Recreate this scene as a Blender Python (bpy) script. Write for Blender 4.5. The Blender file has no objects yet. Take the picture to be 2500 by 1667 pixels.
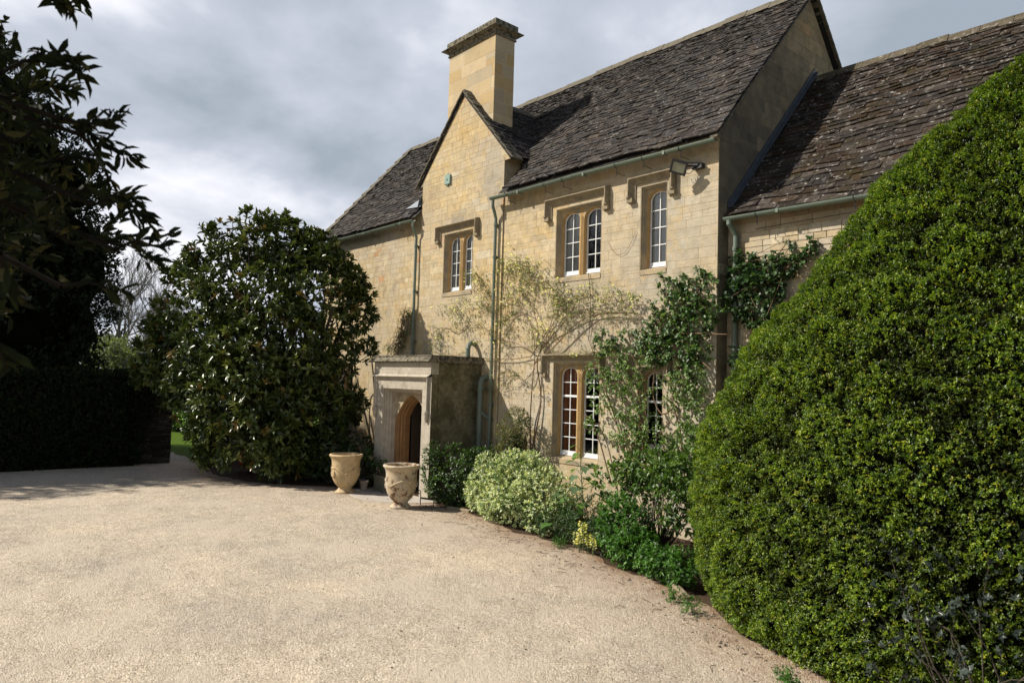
import bpy, math, random
import numpy as np
rad = math.radians
rng = np.random.default_rng(7)
random.seed(7)
scene = bpy.context.scene
COL = scene.collection

# ------------------------------------------------------------------ camera
H = 2.4
YAW, PITCH, ROLL, FPX = -0.85568754, 0.05513985, 0.0289668, 1773.15
def _basis():
    f = np.array([math.cos(PITCH)*math.sin(YAW), math.cos(PITCH)*math.cos(YAW), math.sin(PITCH)])
    r = np.array([math.cos(YAW), -math.sin(YAW), 0.0]); u = np.cross(r, f)
    return r*math.cos(ROLL)+u*math.sin(ROLL), -r*math.sin(ROLL)+u*math.cos(ROLL), f
CR, CU, CF = _basis(); CC = np.array([0, 0, H])
cam_d = bpy.data.cameras.new('camera'); cam = bpy.data.objects.new('camera', cam_d); COL.objects.link(cam)
cam_d.sensor_width = 36; cam_d.lens = FPX/2500*36; cam_d.clip_start = 0.05; cam_d.clip_end = 2000
cam_d.dof.use_dof = True; cam_d.dof.focus_distance = 12.5; cam_d.dof.aperture_fstop = 4.0
from mathutils import Matrix, Vector
cam.matrix_world = Matrix(((CR[0], CU[0], -CF[0], CC[0]), (CR[1], CU[1], -CF[1], CC[1]), (CR[2], CU[2], -CF[2], CC[2]), (0, 0, 0, 1)))
scene.camera = cam
def ray(x, y): return CR*(x-1250)/FPX - CU*(y-833.5)/FPX + CF
def onY(x, y, Y): d = ray(x, y); return CC+d*Y/d[1]
def onX(x, y, X): d = ray(x, y); return CC+d*X/d[0]
def onZ(x, y, Z=0.0): d = ray(x, y); return CC+d*(Z-H)/d[2]
def atD(x, y, D): return CC+ray(x, y)*D          # D = depth along the view axis

# ------------------------------------------------------------------ light
TO_SUN = Vector((-1.0, -1.1, 1.3)).normalized()
sd = bpy.data.lights.new('sun', 'SUN'); so = bpy.data.objects.new('sun', sd); COL.objects.link(so)
sd.energy = 5.0; sd.angle = rad(0.55); sd.color = (1.0, 0.93, 0.82)
so.rotation_euler = TO_SUN.to_track_quat('Z', 'Y').to_euler(); so.location = (-30, -30, 40)
world = bpy.data.worlds.new('World'); scene.world = world; world.use_nodes = True
nt = world.node_tree; nt.nodes.clear()
def N(t, **k):
    n = nt.nodes.new(t)
    for a, b in k.items():
        if a == 'inp':
            for i, v in b.items(): n.inputs[i].default_value = v
        else: setattr(n, a, b)
    return n
def Lk(a, b): nt.links.new(a, b)
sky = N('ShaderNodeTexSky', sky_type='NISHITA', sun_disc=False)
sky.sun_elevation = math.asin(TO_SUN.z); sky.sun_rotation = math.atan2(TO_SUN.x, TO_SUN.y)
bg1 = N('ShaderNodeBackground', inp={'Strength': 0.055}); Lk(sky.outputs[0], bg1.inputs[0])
tc = N('ShaderNodeTexCoord'); sep = N('ShaderNodeSeparateXYZ'); Lk(tc.outputs['Generated'], sep.inputs[0])
zz = N('ShaderNodeMath', operation='ADD', inp={1: 0.22}); Lk(sep.outputs[2], zz.inputs[0])
zm = N('ShaderNodeMath', operation='MAXIMUM', inp={1: 0.05}); Lk(zz.outputs[0], zm.inputs[0])
dv = N('ShaderNodeVectorMath', operation='DIVIDE'); Lk(tc.outputs['Generated'], dv.inputs[0])
cmb = N('ShaderNodeCombineXYZ'); [Lk(zm.outputs[0], cmb.inputs[i]) for i in range(3)]
Lk(cmb.outputs[0], dv.inputs[1])
n1 = N('ShaderNodeTexNoise', inp={'Scale': 1.0, 'Detail': 9.0, 'Roughness': 0.52, 'Distortion': 0.25})
mp = N('ShaderNodeMapping'); mp.inputs['Location'].default_value = (3.1, 0.4, 0.0); Lk(dv.outputs[0], mp.inputs[0]); Lk(mp.outputs[0], n1.inputs['Vector'])
cr = N('ShaderNodeValToRGB'); Lk(n1.outputs[0], cr.inputs[0])
cr.color_ramp.elements[0].position = 0.39; cr.color_ramp.elements[0].color = (0.34, 0.39, 0.46, 1)
cr.color_ramp.elements[1].position = 0.60; cr.color_ramp.elements[1].color = (0.88, 0.89, 0.95, 1)
e = cr.color_ramp.elements.new(0.5); e.color = (0.53, 0.57, 0.65, 1)
bg2 = N('ShaderNodeBackground', inp={'Strength': 0.82}); Lk(cr.outputs[0], bg2.inputs[0])
n2 = N('ShaderNodeTexNoise', inp={'Scale': 0.75, 'Detail': 4.0}); mp2 = N('ShaderNodeMapping'); mp2.inputs['Location'].default_value = (7.3, 2.2, 1.0)
Lk(dv.outputs[0], mp2.inputs[0]); Lk(mp2.outputs[0], n2.inputs['Vector'])
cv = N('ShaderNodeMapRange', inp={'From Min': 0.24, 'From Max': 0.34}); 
dt = N('ShaderNodeVectorMath', operation='DOT_PRODUCT'); Lk(tc.outputs['Generated'], dt.inputs[0]); dt.inputs[1].default_value = tuple(Vector((-0.30, -0.90, 0.35)).normalized())   # cloud gap added on the unseen sun side to cut fill light
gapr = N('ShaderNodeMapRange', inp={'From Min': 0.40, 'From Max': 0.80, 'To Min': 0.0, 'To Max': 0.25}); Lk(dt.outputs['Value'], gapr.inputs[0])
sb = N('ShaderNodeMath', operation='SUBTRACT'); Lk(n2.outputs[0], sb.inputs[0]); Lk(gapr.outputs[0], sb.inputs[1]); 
zg = N('ShaderNodeMapRange', inp={'From Min': 0.50, 'From Max': 0.72, 'To Min': 0.0, 'To Max': 0.28}); Lk(sep.outputs[2], zg.inputs[0])   # unseen cloud overhead thinned to blue, to lower the ambient light
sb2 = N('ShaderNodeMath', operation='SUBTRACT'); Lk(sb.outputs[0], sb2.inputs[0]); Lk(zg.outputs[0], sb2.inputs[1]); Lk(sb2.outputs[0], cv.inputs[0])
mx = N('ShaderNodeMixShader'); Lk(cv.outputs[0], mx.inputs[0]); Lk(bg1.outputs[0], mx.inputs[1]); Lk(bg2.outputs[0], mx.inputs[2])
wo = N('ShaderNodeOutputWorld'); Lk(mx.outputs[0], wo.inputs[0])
vs = scene.view_settings; vs.view_transform = 'Standard'; vs.look = 'None'; vs.exposure = 0.48; vs.gamma = 1.0; vs.use_curve_mapping = False

# ------------------------------------------------------------------ materials
def mat(name, col=(0.5, 0.5, 0.5), rough=0.8, attr=False, noise=None, bump=None, spec=0.5, patches=(), metallic=0.0, transl=0.0, bump2=None, fac=None):
    """noise=(scale, amount) value variation; patches=[(scale, lo, hi, colour, strength[,detail])]; bump=(scale, strength, dist)"""
    m = bpy.data.materials.new(name); m.use_nodes = True; t = m.node_tree
    b = t.nodes['Principled BSDF']; out = t.nodes['Material Output']
    b.inputs['Roughness'].default_value = rough; b.inputs['Specular IOR Level'].default_value = spec; b.inputs['Metallic'].default_value = metallic
    co = t.nodes.new('ShaderNodeTexCoord').outputs['Object']
    if attr:
        a = t.nodes.new('ShaderNodeAttribute'); a.attribute_name = 'Col'; c = a.outputs['Color']
    else:
        a = t.nodes.new('ShaderNodeRGB'); a.outputs[0].default_value = (*col, 1); c = a.outputs[0]
    if noise:
        n = t.nodes.new('ShaderNodeTexNoise'); n.inputs['Scale'].default_value = noise[0]; n.inputs['Detail'].default_value = 8; n.inputs['Roughness'].default_value = 0.65
        t.links.new(co, n.inputs['Vector'])
        mr = t.nodes.new('ShaderNodeMapRange'); mr.inputs['From Min'].default_value = 0.28; mr.inputs['From Max'].default_value = 0.72
        mr.inputs['To Min'].default_value = 1-noise[1]; mr.inputs['To Max'].default_value = 1+noise[1]; t.links.new(n.outputs[0], mr.inputs[0])
        v = t.nodes.new('ShaderNodeVectorMath'); v.operation = 'SCALE'; t.links.new(c, v.inputs[0]); t.links.new(mr.outputs[0], v.inputs['Scale']); c = v.outputs[0]
    for i, p in enumerate(patches):
        n = t.nodes.new('ShaderNodeTexNoise'); n.inputs['Scale'].default_value = p[0]; n.inputs['Detail'].default_value = 9; n.inputs['Roughness'].default_value = p[5] if len(p) > 5 else 0.6
        mpn = t.nodes.new('ShaderNodeMapping'); mpn.inputs['Location'].default_value = (i*3.7+1, i*1.3, i*2.1)
        t.links.new(co, mpn.inputs[0]); t.links.new(mpn.outputs[0], n.inputs['Vector'])
        mr = t.nodes.new('ShaderNodeMapRange'); mr.inputs['From Min'].default_value = p[1]; mr.inputs['From Max'].default_value = p[2]; mr.inputs['To Max'].default_value = p[4]
        t.links.new(n.outputs[0], mr.inputs[0])
        mi = t.nodes.new('ShaderNodeMix'); mi.data_type = 'RGBA'; t.links.new(mr.outputs[0], mi.inputs[0]); t.links.new(c, mi.inputs[6]); mi.inputs[7].default_value = (*p[3], 1); c = mi.outputs[2]
    t.links.new(c, b.inputs['Base Color'])
    prev = None
    for bb in (bump, bump2):
        if not bb: continue
        if len(bb) > 3 and bb[3] == 'vor':
            n = t.nodes.new('ShaderNodeTexVoronoi'); n.inputs['Scale'].default_value = bb[0]; o_ = n.outputs['Distance']
        else:
            n = t.nodes.new('ShaderNodeTexNoise'); n.inputs['Scale'].default_value = bb[0]; n.inputs['Detail'].default_value = 6; o_ = n.outputs[0]
        t.links.new(co, n.inputs['Vector'])
        bp = t.nodes.new('ShaderNodeBump'); bp.inputs['Strength'].default_value = bb[1]; bp.inputs['Distance'].default_value = bb[2]
        if len(bb) > 3: bp.invert = True
        t.links.new(o_, bp.inputs['Height'])
        if prev: t.links.new(prev, bp.inputs['Normal'])
        prev = bp.outputs[0]
    if prev: t.links.new(prev, b.inputs['Normal'])
    if transl > 0:
        tr = t.nodes.new('ShaderNodeBsdfTranslucent'); v = t.nodes.new('ShaderNodeVectorMath'); v.operation = 'MULTIPLY'
        t.links.new(c, v.inputs[0]); v.inputs[1].default_value = (1.5, 1.7, 0.7); t.links.new(v.outputs[0], tr.inputs[0])
        ms = t.nodes.new('ShaderNodeMixShader'); ms.inputs[0].default_value = transl
        t.links.new(b.outputs[0], ms.inputs[1]); t.links.new(tr.outputs[0], ms.inputs[2]); t.links.new(ms.outputs[0], out.inputs[0])
    return m
M = {}
GREY = (0.27, 0.25, 0.21)
M['stone'] = mat('cotswold stone', attr=True, rough=0.9, spec=0.2, noise=(6, 0.28), patches=[(0.9, 0.45, 0.62, (0.41, 0.35, 0.26), 0.65, 0.7), (2.0, 0.54, 0.68, (0.25, 0.225, 0.175), 0.6, 0.75), (2.9, 0.55, 0.66, (0.45, 0.31, 0.13), 0.5, 0.7), (17, 0.62, 0.72, (0.20, 0.15, 0.09), 0.55)], bump=(26, 0.5, 0.012), bump2=(120, 0.35, 0.004))
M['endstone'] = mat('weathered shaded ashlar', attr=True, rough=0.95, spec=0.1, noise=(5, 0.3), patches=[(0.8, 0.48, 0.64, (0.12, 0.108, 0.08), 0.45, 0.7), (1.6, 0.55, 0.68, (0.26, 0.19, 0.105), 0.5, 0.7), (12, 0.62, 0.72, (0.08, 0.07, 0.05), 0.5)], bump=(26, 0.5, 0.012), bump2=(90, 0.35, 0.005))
M['dressed'] = mat('dressed golden limestone', (0.36, 0.285, 0.175), 0.85, spec=0.25, noise=(6, 0.18), patches=[(2.5, 0.44, 0.60, (0.22, 0.19, 0.145), 0.8), (20, 0.62, 0.74, (0.13, 0.11, 0.07), 0.5)], bump=(40, 0.35, 0.006))
M['mullion'] = mat('ochre limestone', (0.36, 0.235, 0.10), 0.85, spec=0.25, noise=(7, 0.2), patches=[(4, 0.58, 0.75, (0.24, 0.19, 0.12), 0.5)], bump=(50, 0.3, 0.005))
M['hood'] = mat('weathered moulding stone', (0.24, 0.195, 0.13), 0.9, spec=0.2, noise=(10, 0.3), patches=[(5, 0.55, 0.72, (0.10, 0.085, 0.06), 0.6), (28, 0.6, 0.7, (0.42, 0.40, 0.34), 0.4)], bump=(40, 0.5, 0.008))
M['pale'] = mat('pale porch limestone', (0.37, 0.33, 0.265), 0.9, spec=0.2, noise=(9, 0.2), patches=[(4, 0.55, 0.7, (0.22, 0.19, 0.14), 0.6), (30, 0.6, 0.7, (0.15, 0.12, 0.09), 0.5)], bump=(45, 0.5, 0.006))
M['orange'] = mat('orange inner limestone', (0.24, 0.135, 0.06), 0.85, spec=0.2, noise=(5, 0.2), bump=(40, 0.3, 0.004))
M['porchside'] = mat('lichened porch wall', (0.165, 0.145, 0.088), 0.95, spec=0.1, noise=(12, 0.4), patches=[(16, 0.56, 0.66, (0.27, 0.26, 0.19), 0.6), (3, 0.46, 0.62, (0.055, 0.052, 0.024), 0.7)], bump=(40, 0.5, 0.008))
M['cornice'] = mat('blackened cornice stone', (0.17, 0.15, 0.11), 0.95, spec=0.1, noise=(14, 0.4), patches=[(13, 0.5, 0.58, (0.035, 0.032, 0.025), 0.85), (22, 0.62, 0.68, (0.5, 0.47, 0.38), 0.8)], bump=(30, 0.6, 0.01))
M['chimney'] = mat('chimney ashlar', attr=True, rough=0.85, spec=0.2, noise=(3, 0.1), patches=[(1.5, 0.55, 0.7, (0.30, 0.26, 0.19), 0.4)], bump=(60, 0.3, 0.003))
M['tile'] = mat('stone slate', attr=True, rough=0.9, spec=0.1, noise=(14, 0.35), patches=[(7, 0.57, 0.66, (0.14, 0.13, 0.12), 0.5), (15, 0.61, 0.66, (0.36, 0.345, 0.31), 0.6), (1.6, 0.55, 0.72, (0.10, 0.07, 0.045), 0.35)], bump=(34, 0.8, 0.02), bump2=(9, 0.4, 0.03))
M['wtile'] = mat('mossy stone slate', attr=True, rough=0.95, spec=0.06, noise=(12, 0.35), patches=[(6, 0.58, 0.66, (0.15, 0.135, 0.12), 0.55), (13, 0.605, 0.65, (0.40, 0.38, 0.34), 0.65), (2.2, 0.50, 0.62, (0.040, 0.031, 0.013), 0.75, 0.8)], bump=(30, 0.9, 0.025), bump2=(9, 0.5, 0.03))
M['roofbase'] = mat('dark underslating', (0.02, 0.018, 0.016), 0.95, noise=(10, 0.2))
M['ridge'] = mat('ridge stone', (0.125, 0.11, 0.08), 0.9, spec=0.2, noise=(12, 0.35), patches=[(9, 0.55, 0.66, (0.07, 0.06, 0.04), 0.7)], bump=(30, 0.6, 0.01))
M['lead'] = mat('lead flashing', (0.055, 0.064, 0.08), 0.5, spec=0.5, noise=(8, 0.25), bump=(14, 0.3, 0.01))
M['lead_pale'] = mat('pale lead', (0.20, 0.22, 0.25), 0.5, noise=(8, 0.15))
M['pipe'] = mat('sage green iron', (0.125, 0.158, 0.122), 0.45, spec=0.5, noise=(6, 0.15), patches=[(25, 0.62, 0.7, (0.08, 0.07, 0.05), 0.5)], bump=(60, 0.15, 0.002))
M['white'] = mat('white window paint', (0.68, 0.69, 0.69), 0.4, noise=(10, 0.04))
M['dark'] = mat('dark interior', (0.010, 0.009, 0.008), 0.9, noise=(5, 0.1))
M['blind'] = mat('grey blind with sky tone', (0.62, 0.60, 0.58), 0.9, noise=(3, 0.08))  # blind kept pale, standing also for sky reflected in the panes
M['curtain'] = mat('red brown curtain', (0.40, 0.14, 0.06), 0.9, noise=(4, 0.2))
M['black'] = mat('black metal', (0.012, 0.012, 0.014), 0.45, noise=(20, 0.2))
M['lens'] = mat('lamp glass and reflector', (0.22, 0.22, 0.15), 0.2, noise=(6, 0.15))
M['door'] = mat('old oak door', (0.03, 0.02, 0.013), 0.6, noise=(8, 0.3), bump=(20, 0.3, 0.005))
M['pot'] = mat('pale glazed terracotta', (0.46, 0.345, 0.19), 0.7, spec=0.3, noise=(10, 0.16), patches=[(4.5, 0.52, 0.68, (0.36, 0.31, 0.22), 0.7), (9, 0.53, 0.62, (0.22, 0.12, 0.055), 0.7, 0.75)], bump=(40, 0.4, 0.006))
M['pot2'] = mat('flaking terracotta', (0.45, 0.36, 0.235), 0.75, spec=0.3, noise=(10, 0.2), patches=[(5, 0.5, 0.62, (0.40, 0.37, 0.32), 0.8), (5.5, 0.535, 0.56, (0.12, 0.055, 0.025), 0.95, 0.75), (34, 0.60, 0.66, (0.17, 0.12, 0.08), 0.8)], bump=(40, 0.7, 0.008))
M['soil'] = mat('dark soil', (0.060, 0.040, 0.026), 0.95, spec=0.1, noise=(14, 0.4), bump=(30, 0.9, 0.03))
M['slab'] = mat('smooth doorstep stone', (0.40, 0.36, 0.31), 0.85, noise=(5, 0.12), patches=[(4, 0.55, 0.7, (0.28, 0.25, 0.2), 0.5)], bump=(60, 0.2, 0.003))
M['planter'] = mat('grey green lead planter', (0.115, 0.12, 0.085), 0.7, noise=(8, 0.25), bump=(30, 0.3, 0.005))
M['smallpot'] = mat('small clay pot', (0.33, 0.27, 0.22), 0.85, noise=(12, 0.2))
M['red'] = mat('red plastic', (0.42, 0.008, 0.016), 0.35, noise=(8, 0.1))
M['darkbark'] = mat('dark twig bark', (0.014, 0.012, 0.009), 1.0, spec=0.03, noise=(12, 0.4))
M['bark'] = mat('bark', (0.06, 0.047, 0.035), 0.95, noise=(12, 0.4), bump=(30, 0.8, 0.02))
M['stem'] = mat('rose stem', (0.16, 0.10, 0.055), 0.85, noise=(10, 0.3))
M['greenstem'] = mat('green stem', (0.10, 0.13, 0.05), 0.7, noise=(10, 0.3))
M['birch'] = mat('pale twiggy bark', (0.11, 0.10, 0.085), 0.95, noise=(6, 0.3))
M['leaf'] = mat('leaf', attr=True, rough=0.45, spec=0.45, transl=0.28)
M['gloss'] = mat('glossy leaf', attr=True, rough=0.36, spec=0.5, transl=0.10)
M['box'] = mat('clipped hedge leaf', attr=True, rough=0.42, spec=0.38, transl=0.3)
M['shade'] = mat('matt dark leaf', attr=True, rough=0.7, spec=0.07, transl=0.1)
M['holly'] = mat('grey green holly leaf', attr=True, rough=0.38, spec=0.4, transl=0.05)
M['petal'] = mat('petal', attr=True, rough=0.7, spec=0.2, transl=0.3)
M['core'] = mat('dark core fill', (0.006, 0.006, 0.003), 1.0, spec=0.0, noise=(30, 0.5), bump=(40, 1.0, 0.05))  # near-black filler, the shade inside foliage put into its colour
M['drystone'] = mat('dark garden wall stone', attr=True, rough=0.95, spec=0.03, noise=(12, 0.3), bump=(30, 0.8, 0.015))
def glass():
    m = bpy.data.materials.new('window glass'); m.use_nodes = True; t = m.node_tree; t.nodes.clear()
    o = t.nodes.new('ShaderNodeOutputMaterial'); tr = t.nodes.new('ShaderNodeBsdfTransparent'); gl = t.nodes.new('ShaderNodeBsdfGlossy')
    tr.inputs[0].default_value = (0.82, 0.85, 0.85, 1); gl.inputs['Roughness'].default_value = 0.03
    n = t.nodes.new('ShaderNodeTexNoise'); n.inputs['Scale'].default_value = 3.0; bp = t.nodes.new('ShaderNodeBump'); bp.inputs['Strength'].default_value = 0.15; bp.inputs['Distance'].default_value = 0.02
    t.links.new(n.outputs[0], bp.inputs['Height']); t.links.new(bp.outputs[0], gl.inputs['Normal'])
    fr = t.nodes.new('ShaderNodeFresnel'); fr.inputs[0].default_value = 1.75; ms = t.nodes.new('ShaderNodeMixShader')
    t.links.new(fr.outputs[0], ms.inputs[0]); t.links.new(tr.outputs[0], ms.inputs[1]); t.links.new(gl.outputs[0], ms.inputs[2]); t.links.new(ms.outputs[0], o.inputs[0]); return m
M['glass'] = glass()
def gravel_mat():
    m = bpy.data.materials.new('pale gravel'); m.use_nodes = True; t = m.node_tree; b = t.nodes['Principled BSDF']; b.inputs['Roughness'].default_value = 0.95; b.inputs['Specular IOR Level'].default_value = 0.15
    co = t.nodes.new('ShaderNodeTexCoord').outputs['Object']
    def nz(s, d=6, r=0.6):
        n = t.nodes.new('ShaderNodeTexNoise'); n.inputs['Scale'].default_value = s; n.inputs['Detail'].default_value = d; n.inputs['Roughness'].default_value = r; t.links.new(co, n.inputs['Vector']); return n.outputs[0]
    def rmp(x, *st):
        r = t.nodes.new('ShaderNodeValToRGB'); t.links.new(x, r.inputs[0]); el = r.color_ramp.elements
        el[0].position, el[0].color = st[0][0], (*st[0][1], 1); el[1].position, el[1].color = st[-1][0], (*st[-1][1], 1)
        for p, c in st[1:-1]: e = el.new(p); e.color = (*c, 1)
        return r.outputs[0]
    def mixc(f, a, c, typ='MIX'):
        mi = t.nodes.new('ShaderNodeMix'); mi.data_type = 'RGBA'; mi.blend_type = typ
        if isinstance(f, float): mi.inputs[0].default_value = f
        else: t.links.new(f, mi.inputs[0])
        t.links.new(a, mi.inputs[6])
        if isinstance(c, tuple): mi.inputs[7].default_value = (*c, 1)
        else: t.links.new(c, mi.inputs[7])
        return mi.outputs[2]
    vor = t.nodes.new('ShaderNodeTexVoronoi'); vor.inputs['Scale'].default_value = 76; t.links.new(co, vor.inputs['Vector'])
    vcol = t.nodes.new('ShaderNodeSeparateColor'); t.links.new(vor.outputs['Color'], vcol.inputs[0])
    stones = rmp(vcol.outputs[0], (0.0, (0.30, 0.255, 0.20)), (0.22, (0.51, 0.445, 0.36)), (0.7, (0.60, 0.53, 0.435)), (1.0, (0.78, 0.725, 0.645)))
    big = rmp(nz(0.55, 4), (0.35, (0.80, 0.80, 0.80)), (0.65, (1.08, 1.04, 0.98)))
    c = mixc(1.0, stones, big, 'MULTIPLY')
    mid = rmp(nz(3.5, 8, 0.7), (0.34, (0.82, 0.80, 0.77)), (0.66, (1.08, 1.07, 1.05)))
    c = mixc(1.0, c, mid, 'MULTIPLY')
    compact = rmp(nz(0.9, 7, 0.65), (0.50, (0, 0, 0)), (0.62, (0.75, 0.75, 0.75)))     # smooth trodden sandy areas
    c = mixc(compact, c, (0.57, 0.49, 0.39))
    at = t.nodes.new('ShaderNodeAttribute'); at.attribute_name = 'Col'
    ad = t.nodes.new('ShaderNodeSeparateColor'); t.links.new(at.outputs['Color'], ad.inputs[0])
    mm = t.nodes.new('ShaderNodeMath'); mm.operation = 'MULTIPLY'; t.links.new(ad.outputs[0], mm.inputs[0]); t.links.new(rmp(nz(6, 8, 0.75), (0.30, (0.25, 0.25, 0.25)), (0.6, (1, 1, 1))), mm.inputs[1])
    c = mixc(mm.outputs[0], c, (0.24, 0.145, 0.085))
    dk = rmp(nz(26, 3, 0.5), (0.70, (0, 0, 0)), (0.76, (0.6, 0.6, 0.6)))
    c = mixc(dk, c, (0.17, 0.13, 0.09))
    t.links.new(c, b.inputs['Base Color'])
    bp = t.nodes.new('ShaderNodeBump'); bp.inputs['Strength'].default_value = 0.9; bp.inputs['Distance'].default_value = 0.012; bp.invert = True; t.links.new(vor.outputs['Distance'], bp.inputs['Height'])
    b2 = t.nodes.new('ShaderNodeBump'); b2.inputs['Strength'].default_value = 0.8; b2.inputs['Distance'].default_value = 0.045; t.links.new(nz(9, 7, 0.7), b2.inputs['Height']); t.links.new(bp.outputs[0], b2.inputs['Normal'])
    t.links.new(b2.outputs[0], b.inputs['Normal']); return m
M['gravel'] = gravel_mat()
M['ground'] = mat('rough grass ground', (0.045, 0.075, 0.018), 0.95, noise=(3, 0.4), patches=[(0.4, 0.5, 0.7, (0.06, 0.05, 0.03), 0.5)], bump=(20, 0.7, 0.04))
M['lawn'] = mat('mown lawn', (0.060, 0.100, 0.010), 0.95, spec=0.05, noise=(6, 0.25), bump=(50, 0.6, 0.02))

# ------------------------------------------------------------------ object helpers
def tag(o, label=None, cat=None, group=None, kind=None):
    for k, v in (('label', label), ('category', cat), ('group', group), ('kind', kind)):
        if v: o[k] = v
    return o
def thing(name, label, cat, loc=(0, 0, 0), group=None):
    o = bpy.data.objects.new(name, None); COL.objects.link(o); o.location = loc; o.empty_display_size = 0.2
    return tag(o, label, cat, group)
def link(name, me, material, parent=None):
    o = bpy.data.objects.new(name, me); COL.objects.link(o)
    if material is not None: me.materials.append(material)
    if parent is not None:
        o.parent = parent
        root = parent
        off = Vector((0, 0, 0))
        while root is not None: off += root.location; root = root.parent
        o.location = -off        # geometry is written in world coordinates
    return o
class MB:
    def __init__(s): s.v = []; s.f = []; s.c = []; s.cur = (1, 1, 1)
    def add(s, vs, fs):
        k = len(s.v); s.v += [tuple(map(float, p)) for p in vs]; s.c += [s.cur]*len(vs); s.f += [tuple(i+k for i in f) for f in fs]
    def box(s, a, b):
        x0, y0, z0 = a; x1, y1, z1 = b
        s.add([(x0, y0, z0), (x1, y0, z0), (x1, y1, z0), (x0, y1, z0), (x0, y0, z1), (x1, y0, z1), (x1, y1, z1), (x0, y1, z1)],
              [(0, 3, 2, 1), (4, 5, 6, 7), (0, 1, 5, 4), (1, 2, 6, 5), (2, 3, 7, 6), (3, 0, 4, 7)])
    def obox(s, p, ax, ay, az):          # oriented box: corner p and three edge vectors
        p, ax, ay, az = map(np.array, (p, ax, ay, az))
        q = [p, p+ax, p+ax+ay, p+ay]; s.add(q+[w+az for w in q], [(0, 3, 2, 1), (4, 5, 6, 7), (0, 1, 5, 4), (1, 2, 6, 5), (2, 3, 7, 6), (3, 0, 4, 7)])
    def tube(s, pts, r, n=8, caps=True):
        pts = [np.array(p, float) for p in pts]; rs = r if hasattr(r, '__len__') else [r]*len(pts); rings = []; up = None
        for i, p in enumerate(pts):
            t = pts[min(i+1, len(pts)-1)]-pts[max(i-1, 0)]; t = t/(np.linalg.norm(t)+1e-9)
            if up is None: up = np.array([0, 0, 1.]) if abs(t[2]) < 0.9 else np.array([1., 0, 0])
            a = up-t*(up@t); a /= np.linalg.norm(a)+1e-9; b = np.cross(t, a); up = a
            rings.append([p+rs[i]*(math.cos(2*math.pi*k/n)*a+math.sin(2*math.pi*k/n)*b) for k in range(n)])
        vs = [q for g in rings for q in g]; fs = []
        for i in range(len(pts)-1):
            for k in range(n): fs.append((i*n+k, i*n+(k+1) % n, (i+1)*n+(k+1) % n, (i+1)*n+k))
        if caps: fs += [tuple(range(n-1, -1, -1)), tuple(range((len(pts)-1)*n, len(pts)*n))]
        s.add(vs, fs)
    def lathe(s, c, prof, n=40, wob=0.0):
        vs = []; fs = []
        for (r, z) in prof:
            for k in range(n):
                a = 2*math.pi*k/n; rr = r*(1+wob*math.sin(3*a+z*4)); vs.append((c[0]+rr*math.cos(a), c[1]+rr*math.sin(a), c[2]+z))
        for i in range(len(prof)-1):
            for k in range(n): fs.append((i*n+k, i*n+(k+1) % n, (i+1)*n+(k+1) % n, (i+1)*n+k))
        fs.append(tuple(range(n-1, -1, -1))); fs.append(tuple(range((len(prof)-1)*n, len(prof)*n))); s.add(vs, fs)
    def sweep(s, path, prof, nrm=(0, -1, 0)):
        """sweep a profile (a = outward from wall, b = sideways in plane, away from path inside) along a polyline in the wall plane with mitres"""
        n = np.array(nrm, float); P = [np.array(p, float) for p in path]; k = len(prof); vs = []; fs = []
        for i, p in enumerate(P):
            d0 = P[i]-P[i-1] if i > 0 else P[1]-P[0]; d1 = P[i+1]-P[i] if i < len(P)-1 else P[-1]-P[-2]
            d0 /= np.linalg.norm(d0); d1 /= np.linalg.norm(d1); s0 = np.cross(n, d0); s1 = np.cross(n, d1)
            m = s0+s1; m /= np.linalg.norm(m); m /= max(m@s0, 0.3)
            for a, b in prof: vs.append(p+n*a+m*b)
        for i in range(len(P)-1):
            for j in range(k): fs.append((i*k+j, i*k+(j+1) % k, (i+1)*k+(j+1) % k, (i+1)*k+j))
        fs += [tuple(range(k-1, -1, -1)), tuple(range((len(P)-1)*k, len(P)*k))]; s.add(vs, fs)
    def build(s, name, material, parent=None, smooth=False, bevel=0.0):
        me = bpy.data.meshes.new(name); me.from_pydata(s.v, [], s.f); me.update()
        ca = me.color_attributes.new('Col', 'FLOAT_COLOR', 'POINT'); ca.data.foreach_set('color', np.c_[np.array(s.c, float), np.ones(len(s.c))].ravel())
        if smooth: me.polygons.foreach_set('use_smooth', np.ones(len(me.polygons), bool))
        o = link(name, me, material, parent)
        if bevel:
            b = o.modifiers.new('bevel', 'BEVEL'); b.width = bevel; b.segments = 2; b.limit_method = 'ANGLE'
        return o
def hull_clip(poly, clip):       # Sutherland-Hodgman, clip = CCW convex
    out = poly
    for i in range(len(clip)):
        a = clip[i]; b = clip[(i+1) % len(clip)]; inp = out; out = []
        if not inp: return []
        side = lambda p: (b[0]-a[0])*(p[1]-a[1])-(b[1]-a[1])*(p[0]-a[0])
        for j in range(len(inp)):
            p = inp[j]; q = inp[(j+1) % len(inp)]; sp, sq = side(p), side(q)
            if sp >= 0: out.append(p)
            if (sp >= 0) != (sq >= 0):
                t = sp/(sp-sq); out.append((p[0]+t*(q[0]-p[0]), p[1]+t*(q[1]-p[1])))
    return out
def rect_minus(rs, h):
    out = []
    for (a, b, c, d) in rs:
        if h[0] >= b or h[1] <= a or h[2] >= d or h[3] <= c: out.append((a, b, c, d)); continue
        if a < h[0]: out.append((a, h[0], c, d))
        if b > h[1]: out.append((h[1], b, c, d))
        x0, x1 = max(a, h[0]), min(b, h[1])
        if c < h[2]: out.append((x0, x1, c, h[2]))
        if d > h[3]: out.append((x0, x1, h[3], d))
    return out
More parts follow.
